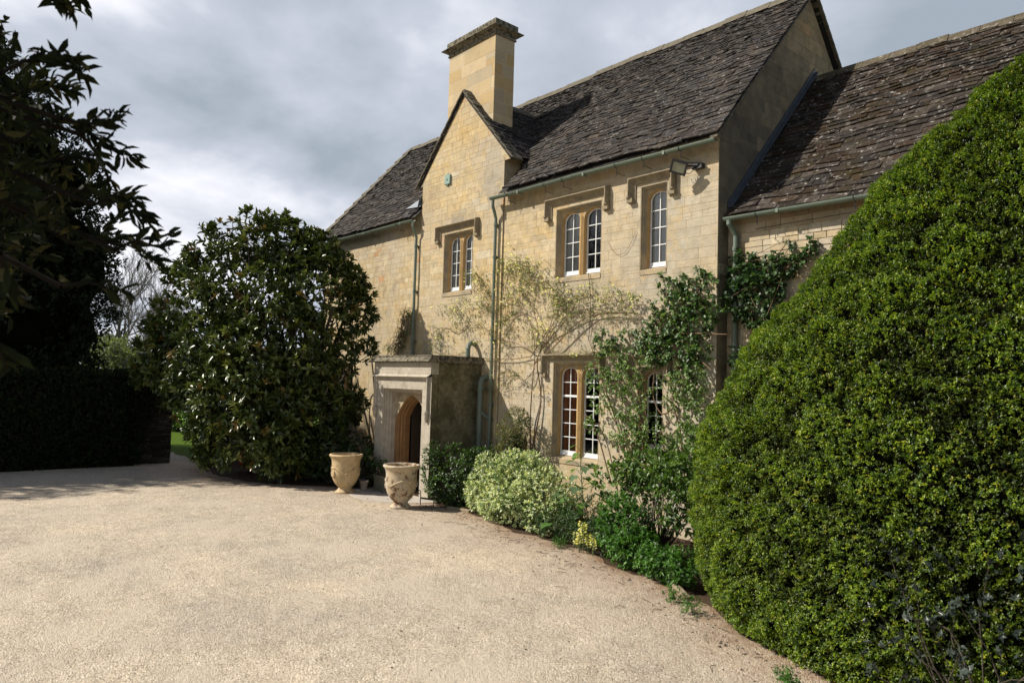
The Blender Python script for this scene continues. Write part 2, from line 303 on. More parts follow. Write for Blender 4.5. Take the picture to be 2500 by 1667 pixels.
def stone_wall(mb, org, ua, na, clip, holes=(), ch=(0.10, 0.20), cw=(0.18, 0.55), pal=None, joint=0.004, relief=0.0012, mortar=(0.47, 0.37, 0.215), seed=1, bound=None):
    """coursed stones in the plane org + u*ua + z*Z, clipped to a convex outline and to rectangular holes"""
    R = random.Random(seed); org = np.array(org, float); ua = np.array(ua, float); na = np.array(na, float); Z = np.array([0, 0, 1.])
    us = [p[0] for p in clip]; zs = [p[1] for p in clip]; z = min(zs)
    flip = np.cross(ua, Z)@na < 0
    def put(poly, off, col, side=0.0):
        if len(poly) < 3: return
        k = len(poly); pts = [org+ua*p[0]+Z*p[1]+na*off for p in poly]; mb.cur = col
        face = tuple(range(k)) if not flip else tuple(range(k-1, -1, -1))
        if side:
            cx = sum(p[0] for p in poly)/k; cz = sum(p[1] for p in poly)/k
            def ins(p, e): 
                dx, dz = p[0]-cx, p[1]-cz; l = math.hypot(dx, dz)+1e-6; return (p[0]-dx/l*e, p[1]-dz/l*e)
            top = [org+ua*q[0]+Z*q[1]+na*off for q in (ins(p, 0.004) for p in poly)]
            low = [org+ua*p[0]+Z*p[1]+na*(off-side) for p in poly]
            fs = [face]+[((i, k+i, k+(i+1) % k, (i+1) % k) if not flip else ((i+1) % k, k+(i+1) % k, k+i, i)) for i in range(k)]
            mb.add(top+low, fs)
        else: mb.add(pts, [face])
    while z < max(zs):
        h = R.uniform(*ch); u = min(us)-R.uniform(0, cw[1])
        while u < max(us):
            w = R.uniform(*cw)*(0.7+h/ch[1]*0.5)
            rs = [(u, u+w, z, z+h)]; ex = holes
            for hh in ex: rs = rect_minus(rs, hh)
            col = pal(u+w/2, z+h/2, R); off = R.uniform(0, relief)
            if R.random() < 0.16 and h > 0.11:      # two thin stones laid in one course
                zm_ = z+h*R.uniform(.4, .6); rs = [q for (a, b, c, d) in rs for q in ((a, b, c, min(d, zm_)), (a, b, max(c, zm_), d)) if q[3] > q[2]]
            tight = R.random() < 0.3
            for (a, b, c, d) in rs:
                if len(rs) > 1 and R.random() < .5: col = pal(u+w/2, z+h/2, R)
                if b-a < 0.004 or d-c < 0.004: continue
                back = hull_clip([(a, c), (b, c), (b, d), (a, d)], clip)
                put(back, -0.0025, mortar)
                j = joint*R.uniform(0.3, 1.0)*(0.1 if tight else 1)
                A = a+(j if a == u else 0); B = b-(j if b == u+w else 0); Cc = c+(j if c == z else 0); Dd = d-(j if d == z+h else 0)
                if B-A > 0.012 and Dd-Cc > 0.012:
                    q = [(A+R.uniform(0, .003), Cc+R.uniform(0, .003)), (B, Cc+R.uniform(0, .003)), (B-R.uniform(0, .003), Dd), (A, Dd-R.uniform(0, .003))]
                    put(hull_clip(q, clip), off, col, off+0.004)
            u += w
        z += h

# ------------------------------------------------------------------ leaves (one mesh per crown, written with numpy)
T_RH = (np.array([[0, 0, 0], [.45, .5, .10], [1, 0, -.06], [.45, -.5, .10]]), [(0, 1, 2), (0, 2, 3)])
T_OV = (np.array([[0, 0, 0], [.28, .40, .10], [.28, 0, 0], [.28, -.40, .10], [.66, .42, .07], [.66, 0, -.02], [.66, -.42, .07], [1, 0, -.12]]),
        [(0, 2, 1), (0, 3, 2), (1, 2, 5, 4), (2, 3, 6, 5), (4, 5, 7), (5, 6, 7)])
T_MAPLE = (np.array([[0, 0, 0], [-.12, .42, .06], [.35, .55, .04], [.5, .28, .02], [1, 0, -.12], [.5, -.28, .02], [.35, -.55, .04], [-.12, -.42, .06]]),
           [(0, 1, 2), (0, 2, 3), (0, 3, 4), (0, 4, 5), (0, 5, 6), (0, 6, 7)])
def nrm(a): return a/(np.linalg.norm(a, axis=-1, keepdims=True)+1e-9)
def leaf_mesh(name, P, D, U, L, W, C, T, material, parent=None):
    """P base, D direction, U approximate upper side, L/W size, C colour"""
    tv, tf = T; n = len(P); k = len(tv)
    D = nrm(D); S = nrm(np.cross(U, D)); Nn = np.cross(D, S)
    V = (P[:, None, :]+D[:, None, :]*(tv[None, :, 0:1]*L[:, None, None])+S[:, None, :]*(tv[None, :, 1:2]*W[:, None, None])+Nn[:, None, :]*(tv[None, :, 2:3]*L[:, None, None])).reshape(-1, 3)
    li = np.concatenate([np.array(f) for f in tf]); fl = np.array([len(f) for f in tf])
    loops = (li[None, :]+(np.arange(n)*k)[:, None]).ravel().astype(np.int32); tot = np.tile(fl, n).astype(np.int32); start = np.concatenate([[0], np.cumsum(tot)[:-1]]).astype(np.int32)
    me = bpy.data.meshes.new(name); me.vertices.add(len(V)); me.vertices.foreach_set('co', V.astype(np.float32).ravel())
    me.loops.add(len(loops)); me.loops.foreach_set('vertex_index', loops); me.polygons.add(len(tot)); me.polygons.foreach_set('loop_start', start); me.polygons.foreach_set('loop_total', tot)
    me.update(calc_edges=True)
    me.polygons.foreach_set('use_smooth', np.ones(len(tot), bool))
    ca = me.color_attributes.new('Col', 'FLOAT_COLOR', 'POINT'); cc = np.repeat(np.c_[C, np.ones(n)], k, axis=0); ca.data.foreach_set('color', cc.astype(np.float32).ravel())
    return link(name, me, material, parent)
def fbm(P, s, seed=0.0):
    p = P*s+seed; x, y, z = p[..., 0], p[..., 1], p[..., 2]
    return (np.sin(x*1.7+1.3*np.sin(y*1.1+z))+np.sin(y*1.9+1.7*np.sin(z*1.3+x*.7))+np.sin(z*2.1+1.1*np.sin(x*1.5+y*.9)))/3 + \
        0.5*(np.sin(x*3.9+y*2.3+2*np.sin(z*2.7))+np.sin(z*4.3-y*3.1+1.5*np.sin(x*3.3)))/2
def palette(n, cols, wts, r, jit=0.18):
    cols = np.array(cols, float); i = r.choice(len(cols), n, p=np.array(wts)/sum(wts)); c = cols[i]*(1+r.uniform(-jit, jit, (n, 1)))
    return np.clip(c, 0, 1)
def sprigs(centres, outd, per, L, W, cols, wts, r, spread=0.9, size_jit=0.25, along=0.6, up=0.25, droop=0.0):
    """a whorl of leaves round each shoot; returns arrays for leaf_mesh"""
    n = len(centres); o = nrm(outd)
    rv = nrm(r.normal(size=(n, per, 3))); D = nrm(o[:, None, :]*(1-spread*0.55)+rv*spread+np.array([0, 0, up-droop]))
    P = centres[:, None, :]+o[:, None, :]*(r.uniform(-along, along, (n, per, 1))*L)
    U = nrm(o[:, None, :]*0.6+np.array([0, 0, 1.0])+r.normal(size=(n, per, 3))*0.35)
    m = n*per; LL = L*(1+r.uniform(-size_jit, size_jit, m)); sc = palette(n, cols, wts, r, 0.12); C = np.repeat(sc, per, 0)*(1+r.uniform(-.18, .18, (m, 1)))
    return P.reshape(-1, 3), D.reshape(-1, 3), U.reshape(-1, 3), LL, LL*W/L, np.clip(C, 0, 1)
def lobes_pts(lobes, n, r, inner=0.55, clump=0.0, cs=2.0, zmin=0.0, ymax=None):
    """shoot positions in the outer shell of a set of ellipsoids [(centre, radii)]"""
    cen = np.array([l[0] for l in lobes], float); rd = np.array([l[1] for l in lobes], float); a = rd.prod(1)**(2/3); out = []; od = []; got = 0
    while got < n:
        m = n*2; i = r.choice(len(lobes), m, p=a/a.sum()); d = nrm(r.normal(size=(m, 3))); rr = 1-(1-inner)*r.random((m, 1))**1.6
        p = cen[i]+d*rd[i]*rr; q = ((p[:, None, :]-cen[None])/rd[None]); dist = np.sqrt((q**2).sum(-1)); keep = (dist.min(1) > inner*0.85) & (p[:, 2] > zmin)
        if ymax is not None: keep &= p[:, 1] < ymax
        if clump: keep &= fbm(p, cs) > (r.random(m)*1.6-1.1)*clump-(1-clump)*0.6
        p = p[keep]; out.append(p); od.append(d[i*0+np.arange(m)][keep]/rd[i][keep]); got += len(p)
        if len(p) == 0: break
    return np.concatenate(out)[:n], nrm(np.concatenate(od)[:n])
def branchy(mb, base, targets, r0, r, seg=6, sag=0.15, n=5):
    base = np.array(base, float)
    for t in targets:
        t = np.array(t, float); k = np.linalg.norm(t-base); pts = []
        j = r.normal(size=3)*0.12*k; bow = np.array([0, 0, sag*k])
        for i in range(seg+1):
            s_ = i/seg; pts.append(base*(1-s_)+t*s_+(j+bow)*math.sin(math.pi*s_)*(1-0.4*s_)+r.normal(size=3)*0.015*k*(0 < i < seg))
        mb.tube(pts, [r0*(1-0.8*i/seg) for i in range(seg+1)], n, caps=False)
#==BUILD==
# ------------------------------------------------------------------ ground
YW = 9.70            # facade plane
mb = MB(); mb.add([(-700, -700, -0.02), (700, -700, -0.02), (700, 700, -0.02), (-700, 700, -0.02)], [(0, 1, 2, 3)])
mb.build('ground', M['ground'])['kind'] = 'structure'
EDGE = [(-26.0, 6.75), (-19.6, 6.70), (-18.2, 6.15), (-17.0, 6.2), (-15.9, 6.5), (-15.0, 7.25), (-14.2, 7.95), (-13.2, 8.25), (-12.2, 8.25), (-11.3, 8.08), (-10.4, 8.12), (-9.6, 7.98), (-8.8, 7.72), (-8.1, 7.72), (-7.4, 7.72), (-6.8, 7.52), (-6.12, 7.27), (-5.4, 7.2), (-4.9, 6.98), (-4.4, 6.75), (-3.9, 6.4), (-3.3, 6.15), (-2.6, 6.05), (-1.0, 5.95), (14, 5.7)]
ex = np.array([p[0] for p in EDGE]); ey = np.array([p[1] for p in EDGE])
def edge_y(x): return float(np.interp(x, ex, ey))
mb = MB(); xs = np.concatenate([np.arange(-26, 0, 0.2), np.arange(0, 14.1, 2)]); off = [0, .08, .16, .26, .38, .55, .8, 1.2, 1.8, 3, 6, 14, 30]
vs = []; cs = []
for x in xs:
    ey_ = edge_y(x)+(0.12 if x > -13 else 0)+0.05*math.sin(x*5.1)+0.04*math.sin(x*11.7)
    for o in off:
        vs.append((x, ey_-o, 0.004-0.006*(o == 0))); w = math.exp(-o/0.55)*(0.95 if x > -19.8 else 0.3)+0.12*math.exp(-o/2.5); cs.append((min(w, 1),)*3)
k = len(off); fs = [(i*k+j+1, (i+1)*k+j+1, (i+1)*k+j, i*k+j) for i in range(len(xs)-1) for j in range(k-1)]
mb.add(vs, fs); mb.c = cs; mb.build('gravel_drive', M['gravel'])['kind'] = 'structure'
mb = MB(); mb.add([(-20.2, 6.9, -0.006), (-20.2, 9.7, -0.006), (8, 9.9, -0.006), (8, 5.6, -0.006), (-3.4, 5.72, -0.006), (-6, 6.8, -0.006), (-9, 7.3, -0.006), (-14, 7.2, -0.006), (-16, 5.9, -0.006), (-18.2, 5.8, -0.006)], [tuple(range(9, -1, -1))])
mb.build('flower_bed_soil', M['soil'])['kind'] = 'structure'
mb = MB(); mb.add([(-60, -12, -0.012), (-21.6, -12, -0.012), (-21.6, 25, -0.012), (-60, 25, -0.012)], [(0, 1, 2, 3)]); mb.build('garden_lawn', M['lawn'])['kind'] = 'structure'
# litter of soil crumbs, twigs and dead leaves along the bed edge (uncountable)
r = np.random.default_rng(3); mb = MB()
for i in range(620):
    x = r.uniform(-19.5, -3.0); o = abs(r.normal())*0.35 if i < 480 else r.uniform(0.5, 4.5); y = edge_y(x)-o; s = r.uniform(0.005, 0.013) if o > .5 else r.uniform(0.005, 0.019); a = r.uniform(0, 6.28)
    q = [(x+s*1.5*math.cos(a+t)*r.uniform(.7, 1.2), y+s*math.sin(a+t)*r.uniform(.7, 1.2), 0.004) for t in (0, 1.3, 2.5, 3.8, 5.1)]
    mb.add(q+[(x, y, 0.006+s*r.uniform(.5, .9))], [(0, 1, 5), (1, 2, 5), (2, 3, 5), (3, 4, 5), (4, 0, 5)])
for i in range(90):
    x = r.uniform(-19, -3.2); y = edge_y(x)-abs(r.normal())*0.5; a = r.uniform(0, 6.28); l = r.uniform(.05, .22)
    mb.tube([(x, y, .012), (x+l*.5*math.cos(a), y+l*.5*math.sin(a), .022), (x+l*math.cos(a+.4), y+l*math.sin(a+.4), .010)], 0.003, 4)
tag(mb.build('leaf_litter', M['bark']), 'brown crumbs, twigs and dead leaves scattered along the bed edge', 'leaf litter', kind='stuff')
# stone bed edging visible at two places
for (a, b, lab) in (((-11.05, 8.10), (-10.5, 8.2), 'worn edging stone between the door pots and the variegated shrub'), ((-5.35, 7.28), (-4.95, 6.95), 'worn edging stone at the foot of the clipped hedge')):
    mb = MB(); d = np.array([b[0]-a[0], b[1]-a[1], 0]); nn = np.array([-d[1], d[0], 0])/np.linalg.norm(d)*0.09
    mb.obox((a[0], a[1], -0.02), d, nn, (0, 0, .075)); tag(mb.build('edging_stone', M['hood'], bevel=0.015), lab, 'edging stone', 'edging stones of the flower bed')

# ------------------------------------------------------------------ house
house = thing('stone_house', 'long golden limestone farmhouse with dark stone slate roofs, tall chimney and square porch', 'house', (-6.36, YW, 0))
XR, XL = -6.36, -19.6
S_ = 1.12; RY, RZ = 12.55, 9.77                 # ridge and slope of the main roof
def roofz(y): return RZ-S_*(RY-y)
STN = [(0.435, 0.345, 0.205), (0.455, 0.36, 0.215), (0.44, 0.335, 0.185), (0.45, 0.37, 0.24), (0.41, 0.325, 0.20), (0.475, 0.39, 0.26)]
GTN = [(0.46, 0.35, 0.185), (0.475, 0.36, 0.19), (0.455, 0.34, 0.165), (0.465, 0.375, 0.22), (0.43, 0.325, 0.18), (0.48, 0.38, 0.225)]
def pal_wall(stains_and_tints, cols=STN, odd=0.015):
    def f(u, z, R):
        c = list(cols[min(int(R.random()**1.1*len(cols)), len(cols)-1)]); v = R.uniform(0.95, 1.05)
        if R.random() < odd: c = [0.42, 0.24, 0.12] if R.random() < .6 else [0.5, 0.43, 0.3]
        for (cx, cz, rx, rz, col, s) in stains_and_tints:
            d = ((u-cx)/rx)**2+((z-cz)/rz)**2
            w = s*math.exp(-d)*R.uniform(.7, 1.1); c = [a*(1-w)+b*w for a, b in zip(c, col)]
        return tuple(min(1, a*v) for a in c)
    return f
ST_MAIN = [(-9.4, 4.15, .9, .35, (.22, .20, .15), .8), (-7.6, 4.1, .5, .35, (.24, .22, .17), .8), (-7.3, 5.0, 1.3, 1.6, (.37, .345, .285), .75), (-6.6, 2.0, 1.2, 2.5, (.38, .36, .31), .8), (-9.2, 3.2, 1.8, .6, (.34, .31, .25), .6), (-10.35, 1.6, .3, 1.5, (.44, .43, .40), .7), (-8.4, 1.9, .6, 1.0, (.46, .42, .35), .6), (-11.2, 6.0, .5, .35, (.24, .2, .13), .6), (-9, 6.15, 4, .25, (.24, .17, .09), .7)]  # stains under the sills, grey patches, a browner band below the eaves
ST_GAB = [(-11.85, 6.6, .45, .75, (.27, .26, .23), .9), (-12.1, 7.3, .4, .4, (.30, .28, .24), .8), (-14.35, 6.5, .3, .6, (.25, .22, .18), .8), (-13.1, 6.05, .5, .15, (.2, .19, .17), .8), (-13.1, 4.15, .6, .3, (.27, .24, .19), .7), (-14.2, 4.3, .4, 1.5, (.36, .32, .25), .5), (-13.1, 8.2, .8, .8, (.45, .31, .13), .6)]
_rs = random.Random(44)
for _i in range(16): ST_MAIN.append((_rs.uniform(-11.4, -6.5), _rs.uniform(.3, 6.0), _rs.uniform(.25, .8), _rs.uniform(.15, .6), _rs.choice([(.28, .25, .20), (.33, .30, .25), (.47, .36, .19), (.24, .21, .16)]), _rs.uniform(.4, .75)))
for _i in range(7): ST_GAB.append((_rs.uniform(-14.5, -11.7), _rs.uniform(.5, 7.0), _rs.uniform(.25, .6), _rs.uniform(.15, .5), _rs.choice([(.28, .25, .20), (.33, .30, .25), (.48, .34, .16)]), _rs.uniform(.4, .7)))
HOLES = [(-9.97, -8.79, 4.40, 5.74), (-7.90, -7.34, 4.36, 5.80), (-9.95, -8.75, 1.00, 2.79), (-7.90, -7.36, 1.28, 2.72)]
mb = MB()
stone_wall(mb, (0, YW, 0), (1, 0, 0), (0, -1, 0), [(-11.55, 0), (XR, 0), (XR, 6.5), (-11.55, 6.5)], HOLES, (0.095, 0.185), (0.16, 0.52), pal_wall(ST_MAIN), seed=11)
stone_wall(mb, (0, YW, 0), (1, 0, 0), (0, -1, 0), [(XL, 0), (-14.6, 0), (-14.6, 6.5), (XL, 6.5)], [(-18.9, -17.7, 1.0, 2.79)], (0.10, 0.17), (0.16, 0.42), pal_wall([(-15.5, 6.1, 3, .3, (.22, .17, .10), .7)]), seed=12)  # darker brown band along the top of this stretch
mb.build('front_wall', M['stone'], house)
mb = MB()
stone_wall(mb, (0, YW-0.022, 0), (1, 0, 0), (0, -1, 0), [(-14.6, 0), (-11.54, 0), (-11.54, 7.04), (-14.6, 7.04)], [(-13.64, -12.54, 4.38, 5.74)], (0.10, 0.19), (0.16, 0.5), pal_wall(ST_GAB, GTN, .03), seed=13)
stone_wall(mb, (0, YW-0.0225, 0), (1, 0, 0), (0, -1, 0), [(-14.70, 7.04), (-11.36, 7.04), (-13.03, 8.90)], [], (0.10, 0.19), (0.16, 0.5), pal_wall(ST_GAB, GTN, .03), seed=18)
mb.cur = (0.30, 0.24, 0.14); mb.add([(-11.54, YW-.03, 6.3), (-11.54, 10.6, 6.3), (-11.54, 10.6, 7.15), (-11.54, YW-.03, 7.15)], [(0, 1, 2, 3)]); mb.add([(-14.6, YW-.03, 6.3), (-14.6, 10.6, 6.3), (-14.6, 10.6, 7.15), (-14.6, YW-.03, 7.15)], [(3, 2, 1, 0)])
mb.add([(-11.54, YW-.03, 0), (-11.54, YW+.05, 0), (-11.54, YW+.05, 6.4), (-11.54, YW-.03, 6.4)], [(0, 1, 2, 3)]); mb.add([(-14.6, YW-.03, 0), (-14.6, YW+.05, 0), (-14.6, YW+.05, 6.4), (-14.6, YW-.03, 6.4)], [(3, 2, 1, 0)])
mb.build('gable_wall', M['stone'], house)
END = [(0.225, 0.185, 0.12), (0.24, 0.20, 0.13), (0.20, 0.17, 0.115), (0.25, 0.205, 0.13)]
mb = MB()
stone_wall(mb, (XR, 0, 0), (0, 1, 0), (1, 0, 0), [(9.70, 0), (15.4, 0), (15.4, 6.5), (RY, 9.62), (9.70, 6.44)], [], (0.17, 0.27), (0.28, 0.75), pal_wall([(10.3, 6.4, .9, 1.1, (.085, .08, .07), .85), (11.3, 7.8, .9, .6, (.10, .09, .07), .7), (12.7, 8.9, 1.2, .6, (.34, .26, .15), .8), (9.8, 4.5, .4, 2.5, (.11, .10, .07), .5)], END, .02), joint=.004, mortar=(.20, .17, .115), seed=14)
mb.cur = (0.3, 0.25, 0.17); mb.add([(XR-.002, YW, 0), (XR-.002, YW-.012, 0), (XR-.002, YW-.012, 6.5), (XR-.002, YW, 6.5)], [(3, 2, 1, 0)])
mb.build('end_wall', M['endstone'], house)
mb = MB(); mb.cur = (.25, .2, .13)
mb.add([(XL, 9.70, 0), (XL, 15.4, 0), (XL, 15.4, 6.5), (XL, RY, 9.6), (XL, 9.7, 6.45)], [(0, 4, 3, 2, 1)]); mb.add([(XL, 15.4, 0), (XR, 15.4, 0), (XR, 15.4, 6.5), (XL, 15.4, 6.5)], [(0, 3, 2, 1)])
mb.build('rear_wall', M['stone'], house)
# wing to the right
WY = 9.98; WS = 1.075; WRY, WRZ = 12.72, 8.17
WST = [(0.44, 0.36, 0.24), (0.48, 0.41, 0.30), (0.40, 0.32, 0.20), (0.42, 0.36, 0.27)]
mb = MB(); stone_wall(mb, (0, WY, 0), (1, 0, 0), (0, -1, 0), [(XR, 0), (6, 0), (6, 5.2), (XR, 5.2)], [], (0.07, 0.15), (0.12, 0.42), pal_wall([(-5, 5.05, 3, .2, (.2, .13, .07), .8)], WST), joint=.006, relief=.012, mortar=(.40, .33, .22), seed=15)  # browner strip at the top of the wing wall
mb.add([(6, WY, 0), (6, 15.4, 0), (6, 15.4, 5), (6, WRY, WRZ-.1), (6, WY, 5.2)], [(0, 1, 2, 3, 4)]); mb.add([(XR, 15.4, 0), (6, 15.4, 0), (6, 15.4, 5.2), (XR, 15.4, 5.2)], [(0, 3, 2, 1)])
mb.build('wing_wall', M['stone'], house)

# roofs --------------------------------------------------------------------
def sag(x, v): return 0.035*math.sin(x*0.55+0.8)+0.014*math.sin(x*1.9+v*1.3)+0.008*math.sin(x*5.3+v*4)
def slates(mb, P0, ua, va, U, V, g0, g1, w0, w1, r, skip=None, cols=None, lift=0.022, thick=0.02, stain=None):
    """P0 eave corner, ua along eave, va up the slope (unit); diminishing courses"""
    P0 = np.array(P0, float); ua = np.array(ua, float); va = np.array(va, float); n = np.cross(ua, va); n = n*np.sign(n[2]); v = 0.0; k = 0
    while v < V:
        f = v/V; g = g0*(1-f)+g1*f; w = w0*(1-f)+w1*f; u = -r.uniform(0, w); wav = r.uniform(0, 6)
        while u < U:
            ww = w*r.uniform(0.55, 1.5); a = max(u, 0); b = min(u+ww, U)-0.006; u += ww
            if b-a < 0.03: continue
            lo = v+r.normal()*0.010*g/0.15+0.007*math.sin(a*2+wav); hi = min(v+g*1.5+0.03, V+.02); t = thick*r.uniform(.7, 1.7); li = lift*r.uniform(.6, 1.7); tl = r.normal()*0.006
            m = P0+ua*(a+b)/2+va*(v+g/2)
            if skip and skip(m): continue
            bs = cols[r.integers(len(cols))]; mb.cur = tuple(np.clip(np.array(bs)*r.uniform(.7, 1.3), 0, 1))
            c1 = r.uniform(0, .018)*(r.random() < .6); c2 = r.uniform(0, .018)*(r.random() < .6)
            low = [(a, lo+c1, li+tl), (b, lo+c2, li-tl)]; top = [(b, hi, 0.004), (a, hi, 0.004)]; pts = []
            for (x, y, z) in low+top: q = P0+ua*x+va*y+n*z; pts.append(q)
            base = [p-n*t for p in pts]
            sg = [np.array([0, 0, sag(p[0], p[1])]) for p in pts]
            mb.add([p+s for p, s in zip(pts, sg)]+[p+s for p, s in zip(base, sg)], [(0, 1, 2, 3), (0, 4, 5, 1), (1, 5, 6, 2), (3, 7, 4, 0)] if (np.cross(ua, va)@n) > 0 else [(3, 2, 1, 0), (1, 5, 4, 0), (2, 6, 5, 1), (0, 4, 7, 3)])
        v += g; k += 1
TC = [(0.038, 0.033, 0.030), (0.046, 0.040, 0.036), (0.032, 0.029, 0.028), (0.056, 0.049, 0.042), (0.042, 0.035, 0.031), (0.040, 0.038, 0.038)]
r = np.random.default_rng(21)
EY = 9.47; L_ = math.hypot(RY-EY, RZ-roofz(EY)); va = ((0, (RY-EY)/L_, (RZ-roofz(EY))/L_))
def in_gable(p):      # slates hidden inside the cross gable
    dx = abs(p[0]+13.03); zg = 8.93-1.07*dx
    return (dx < 1.66 and p[1] < 9.95) or (dx < 1.7 and p[2] < zg-0.12)
mb = MB(); slates(mb, (XL-0.05, EY, roofz(EY)), (1, 0, 0), va, XR+0.12-XL+0.05, L_, 0.135, 0.064, 0.25, 0.125, r, in_gable, TC)
mb.build('main_roof', M['tile'], house)
mb = MB(); dz = 0.075
for xa, xb, y in ((XL-.03, -14.62, EY+.03), (-14.62, -11.53, 10.1), (-11.53, XR+.08, EY+.03)): mb.add([(xa, y, roofz(y)-dz), (xb, y, roofz(y)-dz), (xb, RY, RZ-dz), (xa, RY, RZ-dz)], [(0, 1, 2, 3)])
mb.add([(XL-.03, RY, RZ-dz), (XR+.08, RY, RZ-dz), (XR+.08, 15.62, roofz(EY)-dz), (XL-.03, 15.62, roofz(EY)-dz)], [(0, 1, 2, 3)])
mb.build('roof_underlay', M['roofbase'], house)
mb = MB(); va2 = (0, -(15.63-RY)/L_, (RZ-roofz(EY))/L_); slates(mb, (XL-0.05, 15.63, roofz(EY)), (1, 0, 0), va2, XR+0.12-XL+.05, L_, 0.3, 0.2, 0.6, 0.4, r, None, TC)
mb.build('rear_roof', M['tile'], house)
mb = MB(); x = XL
while x < XR+.1:
    w = min(0.5, XR+.1-x); s = sag(x, RY); h = 0.02*math.sin(x*7)
    mb.add([(x+.006, RY-.17, RZ-.13+s), (x+.006, RY-.06, RZ+.03+s+h*.2), (x+.006, RY+.06, RZ+.03+s), (x+.006, RY+.17, RZ-.13+s), (x+w, RY-.17, RZ-.13+s), (x+w, RY-.06, RZ+.03+s), (x+w, RY+.06, RZ+.03+s), (x+w, RY+.17, RZ-.13+s)],
           [(0, 4, 5, 1), (1, 5, 6, 2), (2, 6, 7, 3), (0, 1, 2, 3), (7, 6, 5, 4)]); x += w
mb.build('ridge_tiles', M['ridge'], house)
# gable roof
GX, GZ, GS = -13.03, 8.93, 1.07; LG = math.hypot(1.72, 1.72*GS)
mb = MB()
for sgn in (1, -1):
    vv = np.array((-sgn*1.72, 0, 1.72*GS))/LG; P = (GX+sgn*1.72, YW-0.06, GZ-1.72*GS)
    def sk(p): return roofz(p[1]) > p[2]+0.12
    slates(mb, P, (0, 1, 0), vv, 2.6, LG, 0.135, 0.10, 0.22, 0.16, r, sk, TC, lift=.022)
mb.build('gable_roof', M['tile'], house)
mb = MB(); zb = -0.06
for sgn in (1, -1):
    q = [(GX, YW-.05, GZ+zb), (GX+sgn*1.70, YW-.05, GZ-1.70*GS+zb), (GX+sgn*1.70, 12.3, GZ-1.70*GS+zb), (GX, 12.3, GZ+zb)]
    mb.add(q, [(0, 1, 2, 3) if sgn < 0 else (3, 2, 1, 0)])
    mb.add([(GX, YW-.05, GZ+zb+.03), (GX+sgn*1.7, YW-.05, GZ-1.7*GS+zb+.03), (GX+sgn*1.7, YW-.05, GZ-1.7*GS+zb-.02), (GX, YW-.05, GZ+zb-.02)], [(0, 1, 2, 3)])
mb.build('gable_underlay', M['roofbase'], house)
# verge slates along the gable front, thin stepped edges, and a pale bedding line
mb = MB()
for sgn in (1, -1):
    k = 9
    for i in range(k):
        a = i/k*1.78; b = (i+1.12)/k*1.78; th = 0.035
        A = np.array((GX+sgn*a, YW-0.09, GZ-a*GS+.035)); B = np.array((GX+sgn*b, YW-0.09, GZ-b*GS+.055+0.01*(i % 2)))
        mb.obox(A, B-A, (0, .30, 0), (0, 0, -th))
mb.build('verge_slates', M['ridge'], house)
mb = MB(); y = YW-.05
while y < 11.9: mb.obox((GX-.13, y, GZ-.10), (.13, 0, .14), (0, .38, 0), (0, 0, .03)); mb.obox((GX, y, GZ+.04), (.13, 0, -.14), (0, .38, 0), (0, 0, .03)); y += .385
mb.build('gable_ridge', M['ridge'], house)
# left verge coping of stepped slabs, right verge edge
mb = MB(); k = 11
for i in range(k):
    f0, f1 = i/k, (i+1.15)/k; y0, y1 = EY-.03+(RY-EY)*f0, EY-.03+(RY-EY)*min(f1, 1.02)
    A = np.array((XL-.12, y0, roofz(y0)+.13)); B = np.array((XL-.12, y1, roofz(y1)+.07)); mb.obox(A, (0.30, 0, 0), B-A, (0, 0, -.05))
    mb.obox(A-(0, 0, .05), (0.24, 0, 0), B-A, (0, 0, -.20))
mb.build('verge_coping', M['ridge'], house)
mb = MB(); k = 24
for i in range(k):
    f0, f1 = i/k, (i+1.1)/k; y0, y1 = EY+(RY-EY)*f0, EY+(RY-EY)*min(f1, 1.0)
    A = np.array((XR-.02, y0, roofz(y0)-.03+sag(XR, y0))); B = np.array((XR-.02, y1, roofz(y1)-.05+sag(XR, y1))); mb.obox(A, (.13+.01*(i % 3), 0, 0), B-A, (0, 0, -.03))
    A2 = A*1.0; A2[1] = 2*RY-y0; B2 = B*1.0; B2[1] = 2*RY-y1; mb.obox(A2+(0, 0, .06), (.15, 0, 0), B2-A2, (0, 0, -.07))
mb.build('right_verge', M['ridge'], house)
# wing roof
WEY = 9.83; 
def wz(y): return WRZ-WS*(WRY-y)
LW = math.hypot(WRY-WEY, WRZ-wz(WEY)); vw = (0, (WRY-WEY)/LW, (WRZ-wz(WEY))/LW)
WC = [(0.036, 0.030, 0.026), (0.046, 0.038, 0.033), (0.028, 0.025, 0.023), (0.056, 0.046, 0.040), (0.040, 0.028, 0.020)]
mb = MB(); slates(mb, (XR+0.02, WEY, wz(WEY)), (1, 0, 0), vw, 12.0, LW, 0.155, 0.085, 0.32, 0.165, r, None, WC, lift=.025, thick=.024)
mb.build('wing_roof', M['wtile'], house)
mb = MB(); mb.add([(XR, WEY+.03, wz(WEY)-.07), (6, WEY+.03, wz(WEY)-.07), (6, WRY, WRZ-.07), (XR, WRY, WRZ-.07), (XR, 15.6, wz(WEY)), (6, 15.6, wz(WEY))], [(0, 1, 2, 3), (3, 2, 5, 4)]); mb.build('wing_underlay', M['roofbase'], house)
mb = MB(); mb.cur = (.10, .085, .06); x = XR+.03
